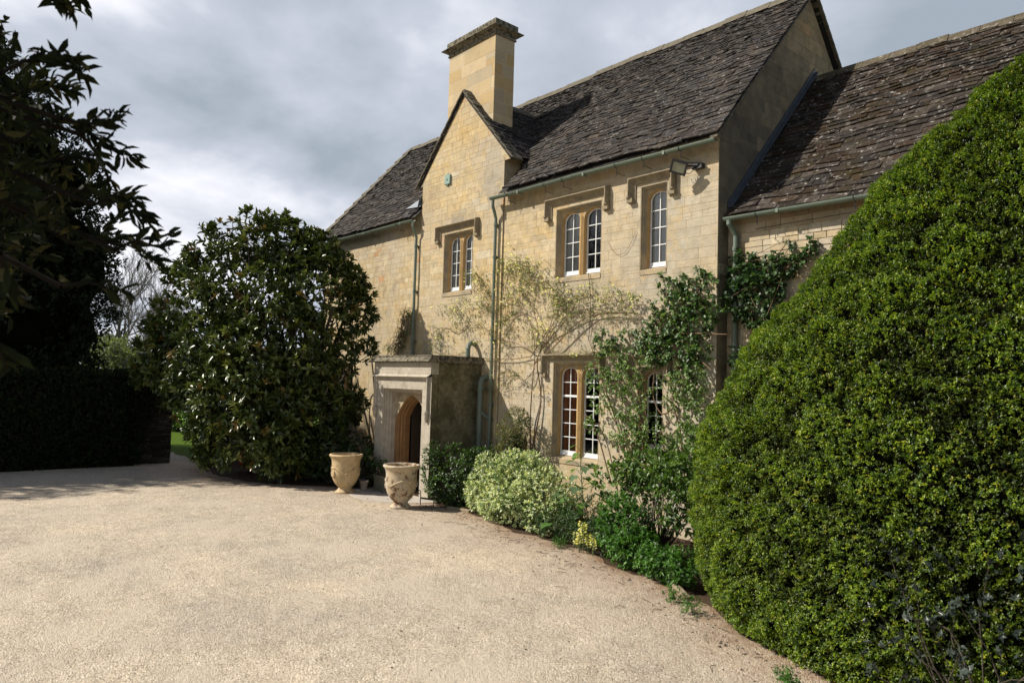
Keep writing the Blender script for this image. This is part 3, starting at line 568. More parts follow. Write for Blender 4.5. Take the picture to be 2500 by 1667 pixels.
while x < 6: 
    w = .45; s = sag(x, WRY)
    mb.add([(x, WRY-.15, WRZ-.12+s), (x, WRY-.05, WRZ+.03+s), (x, WRY+.05, WRZ+.03+s), (x, WRY+.15, WRZ-.12+s), (x+w-.008, WRY-.15, WRZ-.12+s), (x+w-.008, WRY-.05, WRZ+.03+s), (x+w-.008, WRY+.05, WRZ+.03+s), (x+w-.008, WRY+.15, WRZ-.12+s)], [(0, 4, 5, 1), (1, 5, 6, 2), (2, 6, 7, 3), (0, 1, 2, 3), (7, 6, 5, 4)]); x += w
mb.build('wing_ridge', M['wtile'], house)
mb = MB(); k = 7
for i in range(k):
    y0 = WEY+.1+(WRY-WEY-.1)*i/k; y1 = WEY+.1+(WRY-WEY-.1)*(i+1.05)/k
    A = np.array((XR+.004+.002*(i % 2), y0, wz(y0)+.03)); B = np.array((XR+.004, y1, wz(y1)+.03)); mb.obox(A, (.02, 0, 0), B-A, (0, 0, .13)); mb.obox(A+(0, 0, .03), (.10, 0, 0), B-A, (0, 0, .015))
mb.build('lead_flashing', M['lead'], house)
mb = MB(); mb.add([(-14.62, 9.62, roofz(9.62)+.06), (-14.62, 10.02, roofz(10.02)+.07), (-14.95, 9.98, roofz(9.98)+.055), (-15.35, 9.70, roofz(9.7)+.05)], [(0, 1, 2, 3), (3, 2, 1, 0)])
mb.add([(-14.75, 9.62, roofz(9.62)+.0), (-14.62, 9.6, roofz(9.62)+.25), (-14.62, 10.1, roofz(10.1)+.2), (-14.75, 10.1, roofz(10.1)+.04)], [(0, 1, 2, 3), (3, 2, 1, 0)])
mb.build('lead_apron', M['lead_pale'], house)

# chimney ---------------------------------------------------------------------
mb = MB(); X0, X1, Y0, Y1, CZ = -13.92, -12.20, 9.86, 10.42, 10.06
CH = [(0.42, 0.32, 0.18), (0.46, 0.36, 0.22), (0.40, 0.29, 0.145), (0.39, 0.32, 0.21)]
pc = pal_wall([(-13, 8.0, 3, .45, (.40, .34, .24), .6)], CH, 0)
stone_wall(mb, (0, Y0, 0), (1, 0, 0), (0, -1, 0), [(X0, 7.4), (X1, 7.4), (X1, CZ), (X0, CZ)], [], (0.27, 0.31), (0.45, 1.0), pc, joint=.006, relief=.001, mortar=(.60, .54, .42), seed=5)
stone_wall(mb, (X1, 0, 0), (0, 1, 0), (1, 0, 0), [(Y0, 7.4), (Y1, 7.4), (Y1, CZ), (Y0, CZ)], [], (0.27, 0.31), (0.3, 0.5), pc, joint=.006, relief=.001, mortar=(.55, .48, .36), seed=6)
mb.cur = CH[0]; mb.box((X0+.01, Y0+.01, 7.4), (X1-.01, Y1, CZ))
ch = mb.build('chimney', M['chimney'], house)
mb = MB()
def ring(prof):
    vs = []; 
    for (o, z) in prof: vs += [(X0-o, Y0-o, z), (X1+o, Y0-o, z), (X1+o, Y1+o, z), (X0-o, Y1+o, z)]
    n = len(prof); fs = [(i*4+j, i*4+(j+1) % 4, (i+1)*4+(j+1) % 4, (i+1)*4+j) for i in range(n-1) for j in range(4)]+[(3, 2, 1, 0), ((n-1)*4, (n-1)*4+1, (n-1)*4+2, (n-1)*4+3)]; mb.add(vs, fs)
ring([(.0, CZ), (.03, CZ+.005), (.03, CZ+.035), (.012, CZ+.045), (.02, CZ+.075), (.05, CZ+.11), (.10, CZ+.14), (.15, CZ+.15), (.15, CZ+.165), (.055, CZ+.215), (.05, CZ+.225), (.05, CZ+.345), (.02, CZ+.365)])
mb.build('chimney_cap', M['cornice'], ch)

# windows -------------------------------------------------------------------------
def window(x0, x1, z0, z1, lights, back, hood, mullw=0.115, hsill=None):
    """stone surround with arched lights; x0..x1, z0..z1 is the hole in the wall"""
    Y = YW if x0 > -11.4 or x0 < -14.7 else YW-.022
    w = bpy.data.objects.new('window', None); COL.objects.link(w); w.parent = house; w.location = Vector(((x0+x1)/2, Y, z0))-Vector(house.location)
    P = lambda x, d, z: (x, Y+d, z)
    ins, dep = 0.062, 0.105; xi0, xi1, zi1 = x0+ins, x1-ins, z1-ins*.8; zs = z0+0.05
    m = MB()
    prof = [(0, .0), (.012, .0), (.02, .03), (.042, .036), (.045, .065), (.052, .085), (ins, dep)]       # (inset, depth)
    for (ia, da), (ib, db) in zip(prof[:-1], prof[1:]):
        k = .8
        m.add([P(x0+ia, da, z0), P(x0+ib, db, z0), P(x0+ib, db, z1-ib*k), P(x0+ia, da, z1-ia*k)], [(0, 3, 2, 1)][::1])
        m.add([P(x1-ia, da, z0), P(x1-ib, db, z0), P(x1-ib, db, z1-ib*k), P(x1-ia, da, z1-ia*k)], [(0, 1, 2, 3)])
        m.add([P(x0+ia, da, z1-ia*k), P(x1-ia, da, z1-ia*k), P(x1-ib, db, z1-ib*k), P(x0+ib, db, z1-ib*k)], [(0, 3, 2, 1)])
    m.add([P(x0, -.012, z0-.01), P(x1, -.012, z0-.01), P(x1, .28, zs+.03), P(x0, .28, zs+.03)], [(0, 1, 2, 3)]); m.add([P(x0, -.012, z0-.09), P(x1, -.012, z0-.09), P(x1, -.012, z0-.01), P(x0, -.012, z0-.01)], [(0, 1, 2, 3)])
    # tracery plane with arches
    W = (xi1-xi0-(lights-1)*mullw)/lights; rise = 0.86*W/2; spring = zi1-rise-.02; arches = []
    def arch(a, b, e, up=0.0):
        c = (a+b)/2; h = (b-a)/2; return [(c-h*math.cos(math.pi*i/14), spring+(rise+up)*math.sin(math.pi*i/14)**0.82*h/(W/2)) for i in range(15)]
    for i in range(lights):
        a = xi0+i*(W+mullw); b = a+W; arc = arch(a, b, 0); arches.append((a, b, arc))
        vs = []; 
        for (x, z) in arc: vs += [P(x, dep, z), P(x, dep, zi1)]
        m.add(vs, [(2*j, 2*j+2, 2*j+3, 2*j+1) for j in range(14)])
    surround = m.build('stone_surround', M['dressed'], w)
    m = MB()
    for i in range(lights):
        a, b, arc = arches[i]; out = [(a, z0)]+arc+[(b, z0)]; c0 = 0.02
        inn = [(a+c0, z0)]+[((x-(a+b)/2)*(1-2*c0/W)+(a+b)/2, spring+(z-spring)*(1-c0/rise)) for x, z in arc]+[(b-c0, z0)]
        vs = [P(x, dep, z) for x, z in out]+[P(x, dep+.04, z) for x, z in inn]+[P(x, dep+.13, z) for x, z in inn]; n = len(out)
        m.add(vs, [(j, n+j, n+j+1, j+1) for j in range(n-1)]+[(n+j, 2*n+j, 2*n+j+1, n+j+1) for j in range(n-1)])
    for i in range(lights-1):
        a = arches[i][1]; b = arches[i+1][0]; m.add([P(a, dep, z0), P(b, dep, z0), P(b, dep, zi1), P(a, dep, zi1)], [(0, 1, 2, 3)])
        m.add([P(a, dep, z0), P(b, dep, z0), P((a+b)/2, dep-.03, z0), P(a, dep, spring), P(b, dep, spring), P((a+b)/2, dep-.03, spring+.1)], [(0, 2, 5, 3), (2, 1, 4, 5)])
    m.build('mullion', M['mullion'], w)
    for i in range(lights):
        a, b, arc = arches[i]; a += .014; b -= .014; WW = b-a; fr = 0.024; d0 = dep+.065; c = (a+b)/2
        sc = lambda e: [(a+e, zs+.05)]+[(c-(WW/2-e)*math.cos(math.pi*j/14), spring+(rise*.96-e)*math.sin(math.pi*j/14)**0.82) for j in range(15)]+[(b-e, zs+.05)]
        o_, i_ = sc(0), sc(fr); n = len(o_); m = MB()
        m.add([P(x, d0, z) for x, z in o_]+[P(x, d0, z) for x, z in i_]+[P(x, d0+.035, z) for x, z in i_], [(j, n+j, n+j+1, j+1) for j in range(n-1)]+[(n+j, 2*n+j, 2*n+j+1, n+j+1) for j in range(n-1)])
        zb = zs+.05; zt = spring+rise*.96
        m.box(P(a, d0-.004, zb-.035), P(b, d0+.04, zb+.035)); m.box(P(a-.0, d0-.02, zb-.05), P(b+.0, d0+.05, zb-.03))
        H_ = zt-zb-.04; nr = back['rows']; rows = [zb+.035+(H_-.03)*(j+1)/nr for j in range(nr-1)]
        for j, z in enumerate(rows):
            t = .007 if not (back.get('meet') == j) else .02
            m.box(P(a+fr-.004, d0+.004, z-t), P(b-fr+.004, d0+.032, z+t))
        m.box(P(c-.007, d0+.006, zb+.03), P(c+.007, d0+.030, zt-fr+.004))
        m.build('sash', M['white'], w)
        m = MB(); g = sc(fr-.003); 
        vs = [P(x, d0+.022, z) for x, z in g]; m.add(vs, [tuple(range(len(vs)-1, -1, -1))]); m.build('pane', M['glass'], w)
        m = MB(); bk = back['cover'][i]
        m.add([P(a-.05, d0+.036, zb-.05), P(b+.05, d0+.036, zb-.05), P(b+.05, d0+.9, zb-.05), P(a-.05, d0+.9, zb-.05), P(a-.05, d0+.036, zt+.05), P(b+.05, d0+.036, zt+.05), P(b+.05, d0+.9, zt+.05), P(a-.05, d0+.9, zt+.05)],
              [(0, 3, 2, 1), (4, 5, 6, 7), (1, 2, 6, 5), (2, 3, 7, 6), (3, 0, 4, 7)]); m.build('dark_room', M['dark'], w)
        if bk:
            m = MB(); xs_ = np.linspace(a-.04, b+.04, 13); amp = .012 if bk == 'curtain' else .0
            vs = []; 
            for q, x in enumerate(xs_): vs += [P(x, d0+.05+amp*math.sin(q*1.9), zb-.04), P(x, d0+.05+amp*math.sin(q*1.9), zt+.04)]
            m.add(vs, [(2*q, 2*q+2, 2*q+3, 2*q+1) for q in range(12)]); m.build('curtain' if bk == 'curtain' else 'blind', M[bk], w)
    if hood:
        hx0, hx1, ht, hf = hood; m = MB(); pr = [(0, -.065), (.022, -.065), (.03, -.03), (.05, -.012), (.09, .012), (.115, .03), (.115, .05), (.06, .07), (0, .075)]
        m.sweep([P(hx0-.02, 0, hf), P(hx0+.055, 0, hf), P(hx0+.055, 0, ht-.065), P(hx1-.055, 0, ht-.065), P(hx1-.055, 0, hf), P(hx1+.02, 0, hf)], [(a, b) for a, b in pr])
        for xx in (hx0+.03, hx1-.03): m.box((xx-.06, Y-.085, hf-.055), (xx+.06, Y-.002, hf+.02))
        m.build('hood_mould', M['hood'], w, bevel=0.004)
    return w
window(-9.97, -8.79, 4.40, 5.74, 2, dict(rows=4, cover=['blind', None]), (-10.20, -8.62, 5.95, 5.58))
window(-7.90, -7.34, 4.36, 5.80, 1, dict(rows=4, cover=['blind']), (-8.12, -7.18, 5.98, 5.60))
window(-13.64, -12.54, 4.38, 5.74, 2, dict(rows=4, cover=['blind', 'blind']), (-13.87, -12.35, 5.94, 5.60))
window(-9.95, -8.75, 1.00, 2.79, 2, dict(rows=6, cover=['curtain', None], meet=3), (-10.18, -8.66, 2.95, 2.56))
window(-7.90, -7.36, 1.28, 2.72, 1, dict(rows=5, cover=[None], meet=2), (-8.1, -7.2, 2.92, 2.55))
window(-18.9, -17.7, 1.00, 2.79, 2, dict(rows=6, cover=[None, None], meet=3), None)

# gutters and pipes -------------------------------------------------------------------
def gutter(x0, x1, y, z, hangers):
    m = MB(); pr = [(math.cos(a)*.058, math.sin(a)*.058) for a in np.linspace(math.pi, 2*math.pi, 9)]+[(.050, 0)]+[(math.cos(a)*.048, math.sin(a)*.048) for a in np.linspace(2*math.pi, math.pi, 7)[1:-1]]+[(-.050, 0)]
    n = len(pr); st = np.linspace(x0, x1, 12); vs = [(x, y+a, z+b+sag(x, y)*.3) for x in st for a, b in pr]
    m.add(vs, [(i*n+j, i*n+(j+1) % n, (i+1)*n+(j+1) % n, (i+1)*n+j) for i in range(11) for j in range(n)]+[tuple(range(n)), tuple(range(11*n+n-1, 11*n-1, -1))])
    for x in np.arange(x0+.9, x1, 1.8): m.box((x-.02, y-.062, z-.064), (x+.02, y+.055, z-.002))
    g = m.build('gutter', M['pipe'], house)
    for x in hangers:
        m = MB(); m.tube([(x, y-.06, z+.0), (x, y-.055, z-.05), (x+.01, y, z-.07), (x+.01, y+.0, z-.19)], .006, 5); m.tube([(x, y, z-.14), (x+.03, YW, z-.17)], .005, 5); m.build('gutter_bracket', M['black'], g)
gutter(-11.75, XR+.06, 9.50, 6.235, (-11.2, -10.1, -9.6, -8.3, -7.7, -6.95))
gutter(XL-.1, -14.68, 9.50, 6.235, (-18.3, -17.4, -16.6, -15.4))
gutter(XR+.06, 6, 9.775, 5.035, (-5.75, -4.3, -3.2))
def pipe(pts, r, collars=(), name='downpipe'):
    m = MB(); m.tube(pts, r, 12)
    for (x, y, z) in collars: m.tube([(x, y, z-.03), (x, y, z+.03)], r*1.28, 12); m.box((x-.06, y+.02, z-.012), (x+.06, max(YW-.001, y+.06), z+.012))
    return m.build(name, M['pipe'], house, smooth=False)
def swan(x, y, zt): return [(x+.02, 9.5, zt), (x+.02, 9.5, zt-.12), (x+.01, 9.56, zt-.24), (x, y, zt-.36), (x, y, zt-.44)]
pipe(swan(-11.70, 9.61, 6.18)+[(-11.70, 9.61, 0.1)], .034, [(-11.70, 9.61, z) for z in (5.68, 5.0, 3.25, 1.9, 1.6)])
pipe(swan(-14.72, 9.62, 6.18)+[(-14.72, 9.62, 2.9)], .034, [(-14.72, 9.62, z) for z in (5.6, 4.5, 3.3)])
pipe([(-6.22, 9.775, 5.0), (-6.22, 9.775, 4.93), (-6.20, 9.84, 4.86), (-6.18, 9.90, 4.75), (-6.18, 9.90, 0.1)], .042, [(-6.18, 9.90, z) for z in (4.55, 3.0)])
pipe([(-11.9, 9.69, 2.46), (-11.9, 9.61, 2.47), (-11.9, 9.54, 2.44), (-11.9, 9.50, 2.36), (-11.9, 9.50, 0.02)], .062, [(-11.9, 9.50, 2.22)], 'waste_pipe')
pipe([(-11.9, 9.50, 1.78), (-11.80, 9.55, 1.68), (-11.70, 9.61, 1.62)], .03, (), 'branch_pipe')
pipe([(-12.33, 9.47, 2.86), (-12.33, 9.47, 3.08), (-12.33, 9.49, 3.15), (-12.34, 9.54, 3.20), (-12.35, 9.60, 3.21), (-12.36, 9.68, 3.17)], .052, (), 'vent_pipe')
mb = MB(); mb.box((-13.64, YW-.07, 6.90), (-13.44, YW-.02, 7.12)); mb.box((-13.56, YW-.085, 6.99), (-13.525, YW-.07, 7.03)); mb.box((-13.56, YW-.06, 7.12), (-13.53, YW-.04, 7.16)); mb.box((-13.56, YW-.06, 6.86), (-13.53, YW-.04, 6.9))
mb.build('wall_plate', mat('pale green plate', (.20, .30, .25), .5, noise=(10, .1)), house, bevel=.004)
# cables hanging on the wall under the window
mb = MB(); mb.tube([(-9.05, 9.66, 4.42), (-9.0, 9.66, 4.1), (-8.98, 9.67, 3.6), (-9.02, 9.67, 3.2), (-8.9, 9.67, 2.98)], .006, 5); mb.build('cable', M['black'], house); mb = MB()
t = np.linspace(0, 1, 14); mb.tube([(-8.60+.62*a, 9.675, 4.93-.32*math.sin(math.pi*a)**.8+.12*a) for a in t], .003, 5); mb.build('cable', M['stem'], house); mb = MB(); mb.tube([(XR+.5, 9.93, 4.82), (XR+1.4, 9.93, 4.84), (XR+3, 9.93, 4.86)], .006, 5)
mb.build('cable', M['black'], house)

# porch -----------------------------------------------------------------------------------
PX0, PX1, PY = -14.25, -12.10, 8.40
porch = bpy.data.objects.new('porch', None); COL.objects.link(porch); porch.parent = house; porch.location = Vector((-13.2, PY, 0))-Vector(house.location)
mb = MB(); mb.add([(PX1, PY+.16, 1.58), (PX1, YW, 1.58), (PX1, YW, 2.75), (PX1, PY+.16, 2.75)], [(0, 1, 2, 3)]); mbl = MB(); mbl.add([(PX0, PY+.16, 0), (PX0, YW, 0), (PX0, YW, 2.75), (PX0, PY+.16, 2.75)], [(3, 2, 1, 0)])
mb.build('porch_wall', M['porchside'], porch); mbl.build('porch_wall', M['porchside'], porch); mb = MB()
mb.add([(PX1+.03, PY+.02, 0), (PX1+.03, YW, 0), (PX1+.03, YW, 1.56), (PX1+.03, PY+.02, 1.56), (PX1-.003, PY+.02, 1.60), (PX1-.003, YW, 1.60)], [(0, 1, 2, 3), (3, 2, 5, 4)])
mb.build('plinth', M['porchside'], porch)
mb = MB(); mb.box((PX0+.05, PY+.1, 2.60), (PX1-.05, YW-.01, 2.885)); mb.build('porch_roof', M['lead'], porch)
OX0, OX1, OZ = -13.95, -12.42, 2.18
mb = MB()
for q in (((PX0, 0), (OX0, 0), (OX0, OZ), (PX0, OZ)), ((OX1, 0), (PX1, 0), (PX1, OZ), (OX1, OZ)), ((PX0, OZ), (PX1, OZ), (PX1, 2.45), (PX0, 2.45))):
    mb.add([(x, PY, z) for x, z in q], [(0, 1, 2, 3)])
mbl = MB(); mbl.add([(PX1, PY, 0), (PX1, PY+.17, 0), (PX1, PY+.17, 2.51), (PX1, PY, 2.51)], [(0, 1, 2, 3)]); mbl.build('porch_wall', M['porchside'], porch); mb.add([(PX0, PY, 0), (PX0, PY+.17, 0), (PX0, PY+.17, 2.45), (PX0, PY, 2.45)], [(3, 2, 1, 0)])
pf = [(0, 0), (.012, .012), (.02, .05), (.05, .055), (.058, .085), (.085, .10), (.10, .14), (.12, .16), (.125, .21), (.14, .25)]
for (ia, da), (ib, db) in zip(pf[:-1], pf[1:]):
    q = lambda s_, i, d, z: ((OX0+i) if s_ < 0 else (OX1-i), PY+d, z)
    mb.add([q(-1, ia, da, 0), q(-1, ib, db, 0), q(-1, ib, db, OZ-ib*.7), q(-1, ia, da, OZ-ia*.7)], [(0, 3, 2, 1)][0:1]); mb.add([q(1, ia, da, 0), q(1, ib, db, 0), q(1, ib, db, OZ-ib*.7), q(1, ia, da, OZ-ia*.7)], [(0, 1, 2, 3)])
    mb.add([q(-1, ia, da, OZ-ia*.7), q(1, ia, da, OZ-ia*.7), q(1, ib, db, OZ-ib*.7), q(-1, ib, db, OZ-ib*.7)], [(0, 3, 2, 1)])
mb.build('porch_front', M['pale'], porch)
mb = MB(); mb.box((PX0-.06, PY-.03, 2.50), (PX1+.004, PY+.17, 2.742)); mb.add([(PX0-.06, PY-.03, 2.5), (PX1, PY-.03, 2.5), (PX1-.06, PY-.09, 2.44), (PX0-.10, PY-.09, 2.44), (PX1-.06, PY-.0, 2.44), (PX0-.1, PY, 2.44)], [(0, 3, 2, 1), (3, 5, 4, 2)])
mb.build('frieze', M['pale'], porch, bevel=.006)
mb = MB(); pr = [(0, -.045), (.03, -.045), (.035, -.02), (.05, .0), (.085, .02), (.085, .045), (0, .045)]
pr = [(a*.72, b*.75) for a, b in pr]; mb.sweep([(PX0+.03, PY, 1.76), (PX0+.03, PY, 2.42), (PX1-.11, PY, 2.42), (PX1-.11, PY, 1.76)], pr)
for x in (PX0+.03, PX1-.11): mb.lathe((x, PY-.03, 1.52), [(.012, 0), (.03, .03), (.045, .08), (.055, .14), (.052, .16), (.062, .18), (.062, .22), (.05, .25)], 12)
mb.build('label_mould', M['pale'], porch)
mb = MB(); pr = [(-.004, 2.74), (.10, 2.745), (.135, 2.76), (.135, 2.775), (.05, 2.855), (.05, 2.865), (.06, 2.868), (.06, 2.89), (-.25, 2.892)]
def corn(o): return [(PX0-o, YW-.005), (PX0-o, PY-o), (PX1+min(o, .06), PY-o), (PX1+min(o, .06), YW-.005)]
vs = [(x, y, z) for (o, z) in pr for (x, y) in corn(o)]; mb.add(vs, [(i*4+j, i*4+j+1, (i+1)*4+j+1, (i+1)*4+j) for i in range(len(pr)-1) for j in range(3)])
mb.build('cornice', M['cornice'], porch)
# four-centred arch of orange stone and the door
AC, AD0, AD1 = -13.17, PY+.25, PY+.50
def tud(hw, sp, ap, k=18):
    pts = []
    for i in range(k+1):
        t = i/k*2-1; a = abs(t); z = sp+(ap-sp)*((1-a**2.6)*0.62+(1-a)*0.38); pts.append((AC+t*hw, z))
    return [(AC-hw, 0)]+pts+[(AC+hw, 0)]
mb = MB(); o1 = tud(.55, 1.60, 2.05); TOP = OZ-.098
arc = o1[1:-1]; vs = []
for (x, z) in arc: vs += [(x, AD0, z), (x, AD0, TOP)]
mb.add(vs, [(2*j, 2*j+2, 2*j+3, 2*j+1) for j in range(len(arc)-1)])
for (a, b) in ((OX0+.14, AC-.55), (AC+.55, OX1-.14)): mb.add([(a, AD0, 1.60), (b, AD0, 1.60), (b, AD0, TOP), (a, AD0, TOP)], [(0, 1, 2, 3)])
for sx in (-1, 1):     # carved leaf in each spandrel
    for (dx, dz_, s_) in ((.50, 2.0, .030), (.54, 1.95, .025), (.45, 2.03, .018), (.55, 2.03, .025)): mb.lathe((AC+sx*dx, AD0-.0, dz_-s_), [(0.001, 0), (s_*.8, s_*.4), (s_, s_), (s_*.7, s_*1.6), (.001, s_*2)], 8)
mb.build('spandrel', M['dressed'], porch)
mb = MB()
for (a, b) in ((OX0+.14, AC-.55), (AC+.55, OX1-.14)): mb.add([(a, AD0, 0), (b, AD0, 0), (b, AD0, 1.60), (a, AD0, 1.60)], [(0, 1, 2, 3)])
lay = [(.55, 2.05, AD0), (.535, 2.038, AD0+.03), (.52, 2.026, AD0+.034), (.518, 2.024, AD0+.07), (.495, 2.0, AD0+.06), (.475, 1.985, AD0+.075), (.47, 1.98, AD0+.12), (.45, 1.96, AD0+.115), (.435, 1.945, AD0+.13), (.43, 1.94, AD1)]
rows = [tud(h, 1.60-(.55-h)*.35, a) for h, a, d in lay]; n = len(rows[0])
mb.add([(x, lay[i][2], z) for i in range(len(lay)) for x, z in rows[i]], [(i*n+j, (i+1)*n+j, (i+1)*n+j+1, i*n+j+1) for i in range(len(lay)-1) for j in range(n-1)])
mb.build('door_arch', M['orange'], porch)
mb = MB(); a0, a1 = AC-.5, AC+.5
mb.add([(a0, AD1, 0), (a1, AD1, 0), (a1, YW+1, 0), (a0, YW+1, 0), (a0, AD1, 2.1), (a1, AD1, 2.1), (a1, YW+1, 2.1), (a0, YW+1, 2.1)], [(0, 1, 2, 3), (4, 7, 6, 5), (2, 1, 5, 6), (3, 2, 6, 7), (0, 3, 7, 4)]); mb.build('porch_interior', M['dark'], porch)
mb = MB(); mb.obox((AC-.38, AD1+.01, .02), (.10, .62, 0), (.05, -.01, 0), (0, 0, 1.86)); mb.obox((AC-.36, AD1+.015, .02), (.0, .03, 0), (.025, 0, 0), (0, 0, 1.8))
for z in (.5, 1.0, 1.5): mb.obox((AC-.33, AD1+.05, z), (.09, .5, 0), (.02, 0, 0), (0, 0, .04))
mb.build('door', M['door'], porch)
mb = MB(); n = 28; pts = [(-12.95+1.22*math.cos(a), 8.42+1.12*math.sin(a)) for a in np.linspace(math.pi, 2*math.pi, n)]
pts = [(x, y) for x, y in pts]
mb.add([(x, y, .012) for x, y in pts]+[(x, y, -.03) for x, y in pts], [tuple(range(n))]+[(i, n+i, n+i+1, i+1) for i in range(n-1)]); mb.build('doorstep', M['slab'], porch)

# floodlight ----------------------------------------------------------------------------------
fl = thing('floodlight', 'black floodlight with a square glass face bracketed to the wall above the single arched window', 'floodlight', (-6.83, YW, 5.92))
mb = MB(); c = np.array((-6.92, 9.42, 5.88)); f = nrm(np.array((0.40, -0.80, -0.46))); s_ = nrm(np.cross(f, (0, 0, 1.))); s_ = nrm(s_+np.array((0, 0, .38))); u_ = np.cross(s_, f)
hw, hh = .135, .11
mb.obox(c-s_*hw-u_*hh, s_*hw*2, u_*hh*2, -f*.05)
for i in range(7): mb.obox(c-s_*hw*.8-u_*hh*.8+s_*(.033*i)-f*.05, s_*.008, u_*hh*1.6, -f*.035)
fr = .034
for (a, b, w_, h_) in ((-hw, -hh, 2*hw, fr), (-hw, hh-fr, 2*hw, fr), (-hw, -hh+fr, fr, 2*hh-2*fr), (hw-fr, -hh+fr, fr, 2*hh-2*fr)): mb.obox(c+s_*a+u_*b, s_*w_, u_*h_, f*.014)
hd = mb.build('lamp_housing', M['black'], fl, bevel=.003)
mb = MB(); mb.obox(c-s_*(hw-fr)-u_*(hh-fr)+f*.001, s_*2*(hw-fr), u_*2*(hh-fr), f*.005); mb.build('lamp_glass', M['lens'], fl)
mb = MB(); b0 = c-f*.09; mb.tube([c-f*.05, b0, (-6.72, 9.60, 5.90), (-6.70, 9.69, 5.90)], .014, 6); mb.box((-6.80, 9.60, 5.86), (-6.62, 9.695, 5.94)); mb.tube([(-6.85, 9.5, 5.96), (-6.6, 9.62, 5.93)], .012, 6); mb.build('bracket', M['black'], fl)
mb = MB(); a = np.linspace(0, 1, 16); mb.tube([b0+np.array((.02+.16*q, .06+.1*q, -.10*math.sin(math.pi*q)-.02)) for q in a], .005, 5); mb.tube([b0+np.array((.03+.05*math.sin(5*q), .05+.05*q, -.05-.07*math.sin(math.pi*q))) for q in a], .004, 5); mb.build('flex', M['black'], fl)

# pots ----------------------------------------------------------------------------------------
PROF = [(.20, 0), (.195, .035), (.165, .06), (.135, .095), (.13, .115), (.165, .145), (.215, .20), (.255, .28), (.278, .36), (.288, .44), (.288, .52), (.286, .60), (.290, .66), (.305, .71), (.330, .745), (.345, .762), (.347, .782), (.335, .797), (.31, .803), (.288, .79), (.28, .76), (.272, .70), (.265, .62)]
def jar(x, y, rot, m_, lab, tint):
    j = thing('garden_jar', lab, 'jar', (x, y, 0), 'large terracotta jars either side of the door')
    mb = MB(); mb.lathe((x, y, 0), PROF, 48, .006); mb.build('jar_body', m_, j, smooth=True)
    mb = MB(); mb.lathe((x, y, .60), [(.001, .0), (.12, .018), (.2, .012), (.268, .0)], 24, .03); mb.build('soil', M['soil'], j)
    mb = MB(); R_ = lambda z: float(np.interp(z, [p[1] for p in PROF[:17]], [p[0] for p in PROF[:17]]))
    for k in range(3):
        a0 = rot+k*2*math.pi/3; pts = []
        for i in range(17):
            t = i/16; a = a0+t*2*math.pi/3; z = .40+.13*math.sin(math.pi*t); pts.append((x+(R_(z)+.004)*math.cos(a), y+(R_(z)+.004)*math.sin(a), z))
        mb.tube(pts, [.012+.007*math.cos(math.pi*(i/8-1))**2 for i in range(17)], 8)
    mb.build('swag', m_, j, smooth=True)
    for k in range(3):
        mb = MB(); a = rot+(k+.5)*2*math.pi/3; z = .42; rr = R_(z); c = np.array((x+rr*math.cos(a), y+rr*math.sin(a), z)); o = np.array((math.cos(a), math.sin(a), 0)); s_ = np.array((-math.sin(a), math.cos(a), 0)); uz = np.array((0, 0, 1.))
        vs = []; 
        for (q, d) in ((.075, -.012), (.072, .012), (.058, .016), (.050, .008), (.03, .012), (.012, .02)):
            for i in range(16): t = i/16*6.283; vs.append(c+o*d+s_*q*math.cos(t)+uz*q*1.1*math.sin(t))
        mb.add(vs, [(i*16+j2, i*16+(j2+1) % 16, (i+1)*16+(j2+1) % 16, (i+1)*16+j2) for i in range(5) for j2 in range(16)]+[tuple(range(80, 96))]); mb.build('medallion', m_, j, smooth=True)
    return j
jar(-13.72, 7.44, -2.09-.55, M['pot'], 'smooth cream terracotta jar left of the porch doorway, the further of the pair', 0)
jar(-11.62, 7.46, -3.45, M['pot2'], 'flaking cream terracotta jar with brown cracks in front of the porch doorway', 0)
pl = thing('square_planter', 'square grey green planter at the left foot of the porch', 'planter', (-13.42, 8.12, 0))
mb = MB(); X, Y = -13.62, 8.08; mb.add([(X, Y, 0), (X+.36, Y, 0), (X+.36, Y+.3, 0), (X, Y+.3, 0), (X-.02, Y-.02, .34), (X+.38, Y-.02, .34), (X+.38, Y+.32, .34), (X-.02, Y+.32, .34)], [(0, 3, 2, 1), (0, 1, 5, 4), (1, 2, 6, 5), (2, 3, 7, 6), (3, 0, 4, 7)])
mb.box((X-.035, Y-.035, .325), (X+.395, Y+.0, .35)); mb.box((X-.035, Y+.3, .325), (X+.395, Y+.335, .35)); mb.box((X-.035, Y+.0, .325), (X+.0, Y+.3, .35)); mb.box((X+.36, Y, .325), (X+.395, Y+.3, .35)); mb.build('planter_box', M['planter'], pl)
mb = MB(); mb.box((X+.0, Y+.0, .26), (X+.36, Y+.3, .315)); mb.build('soil', M['soil'], pl)
def smallpot(x, y, h, r_, m_, lab):
    mb = MB(); mb.lathe((x, y, 0), [(r_*.7, 0), (r_*.95, h*.78), (r_*1.08, h*.8), (r_*1.08, h), (r_*.92, h), (r_*.85, h*.6)], 20); o = mb.build('plant_pot', m_, None, smooth=False); tag(o, lab, 'plant pot', 'small pots beside the porch')
smallpot(-13.80, 7.93, .20, .085, M['smallpot'], 'small pale clay pot standing beside the square planter')
smallpot(-14.00, 8.02, .24, .11, M['black'], 'small black plastic pot in the shade left of the clay pot')
mb = MB(); x, y = -11.66, 7.93; a = np.linspace(0, 1, 20)
mb.tube([(x, y, 0), (x, y, .22)]+[(x-.045+.045*math.cos(q*5.2)*(1-.45*q), y, .24+.045*math.sin(q*5.2)*(1-.45*q)+.0) for q in a], .009, 6)
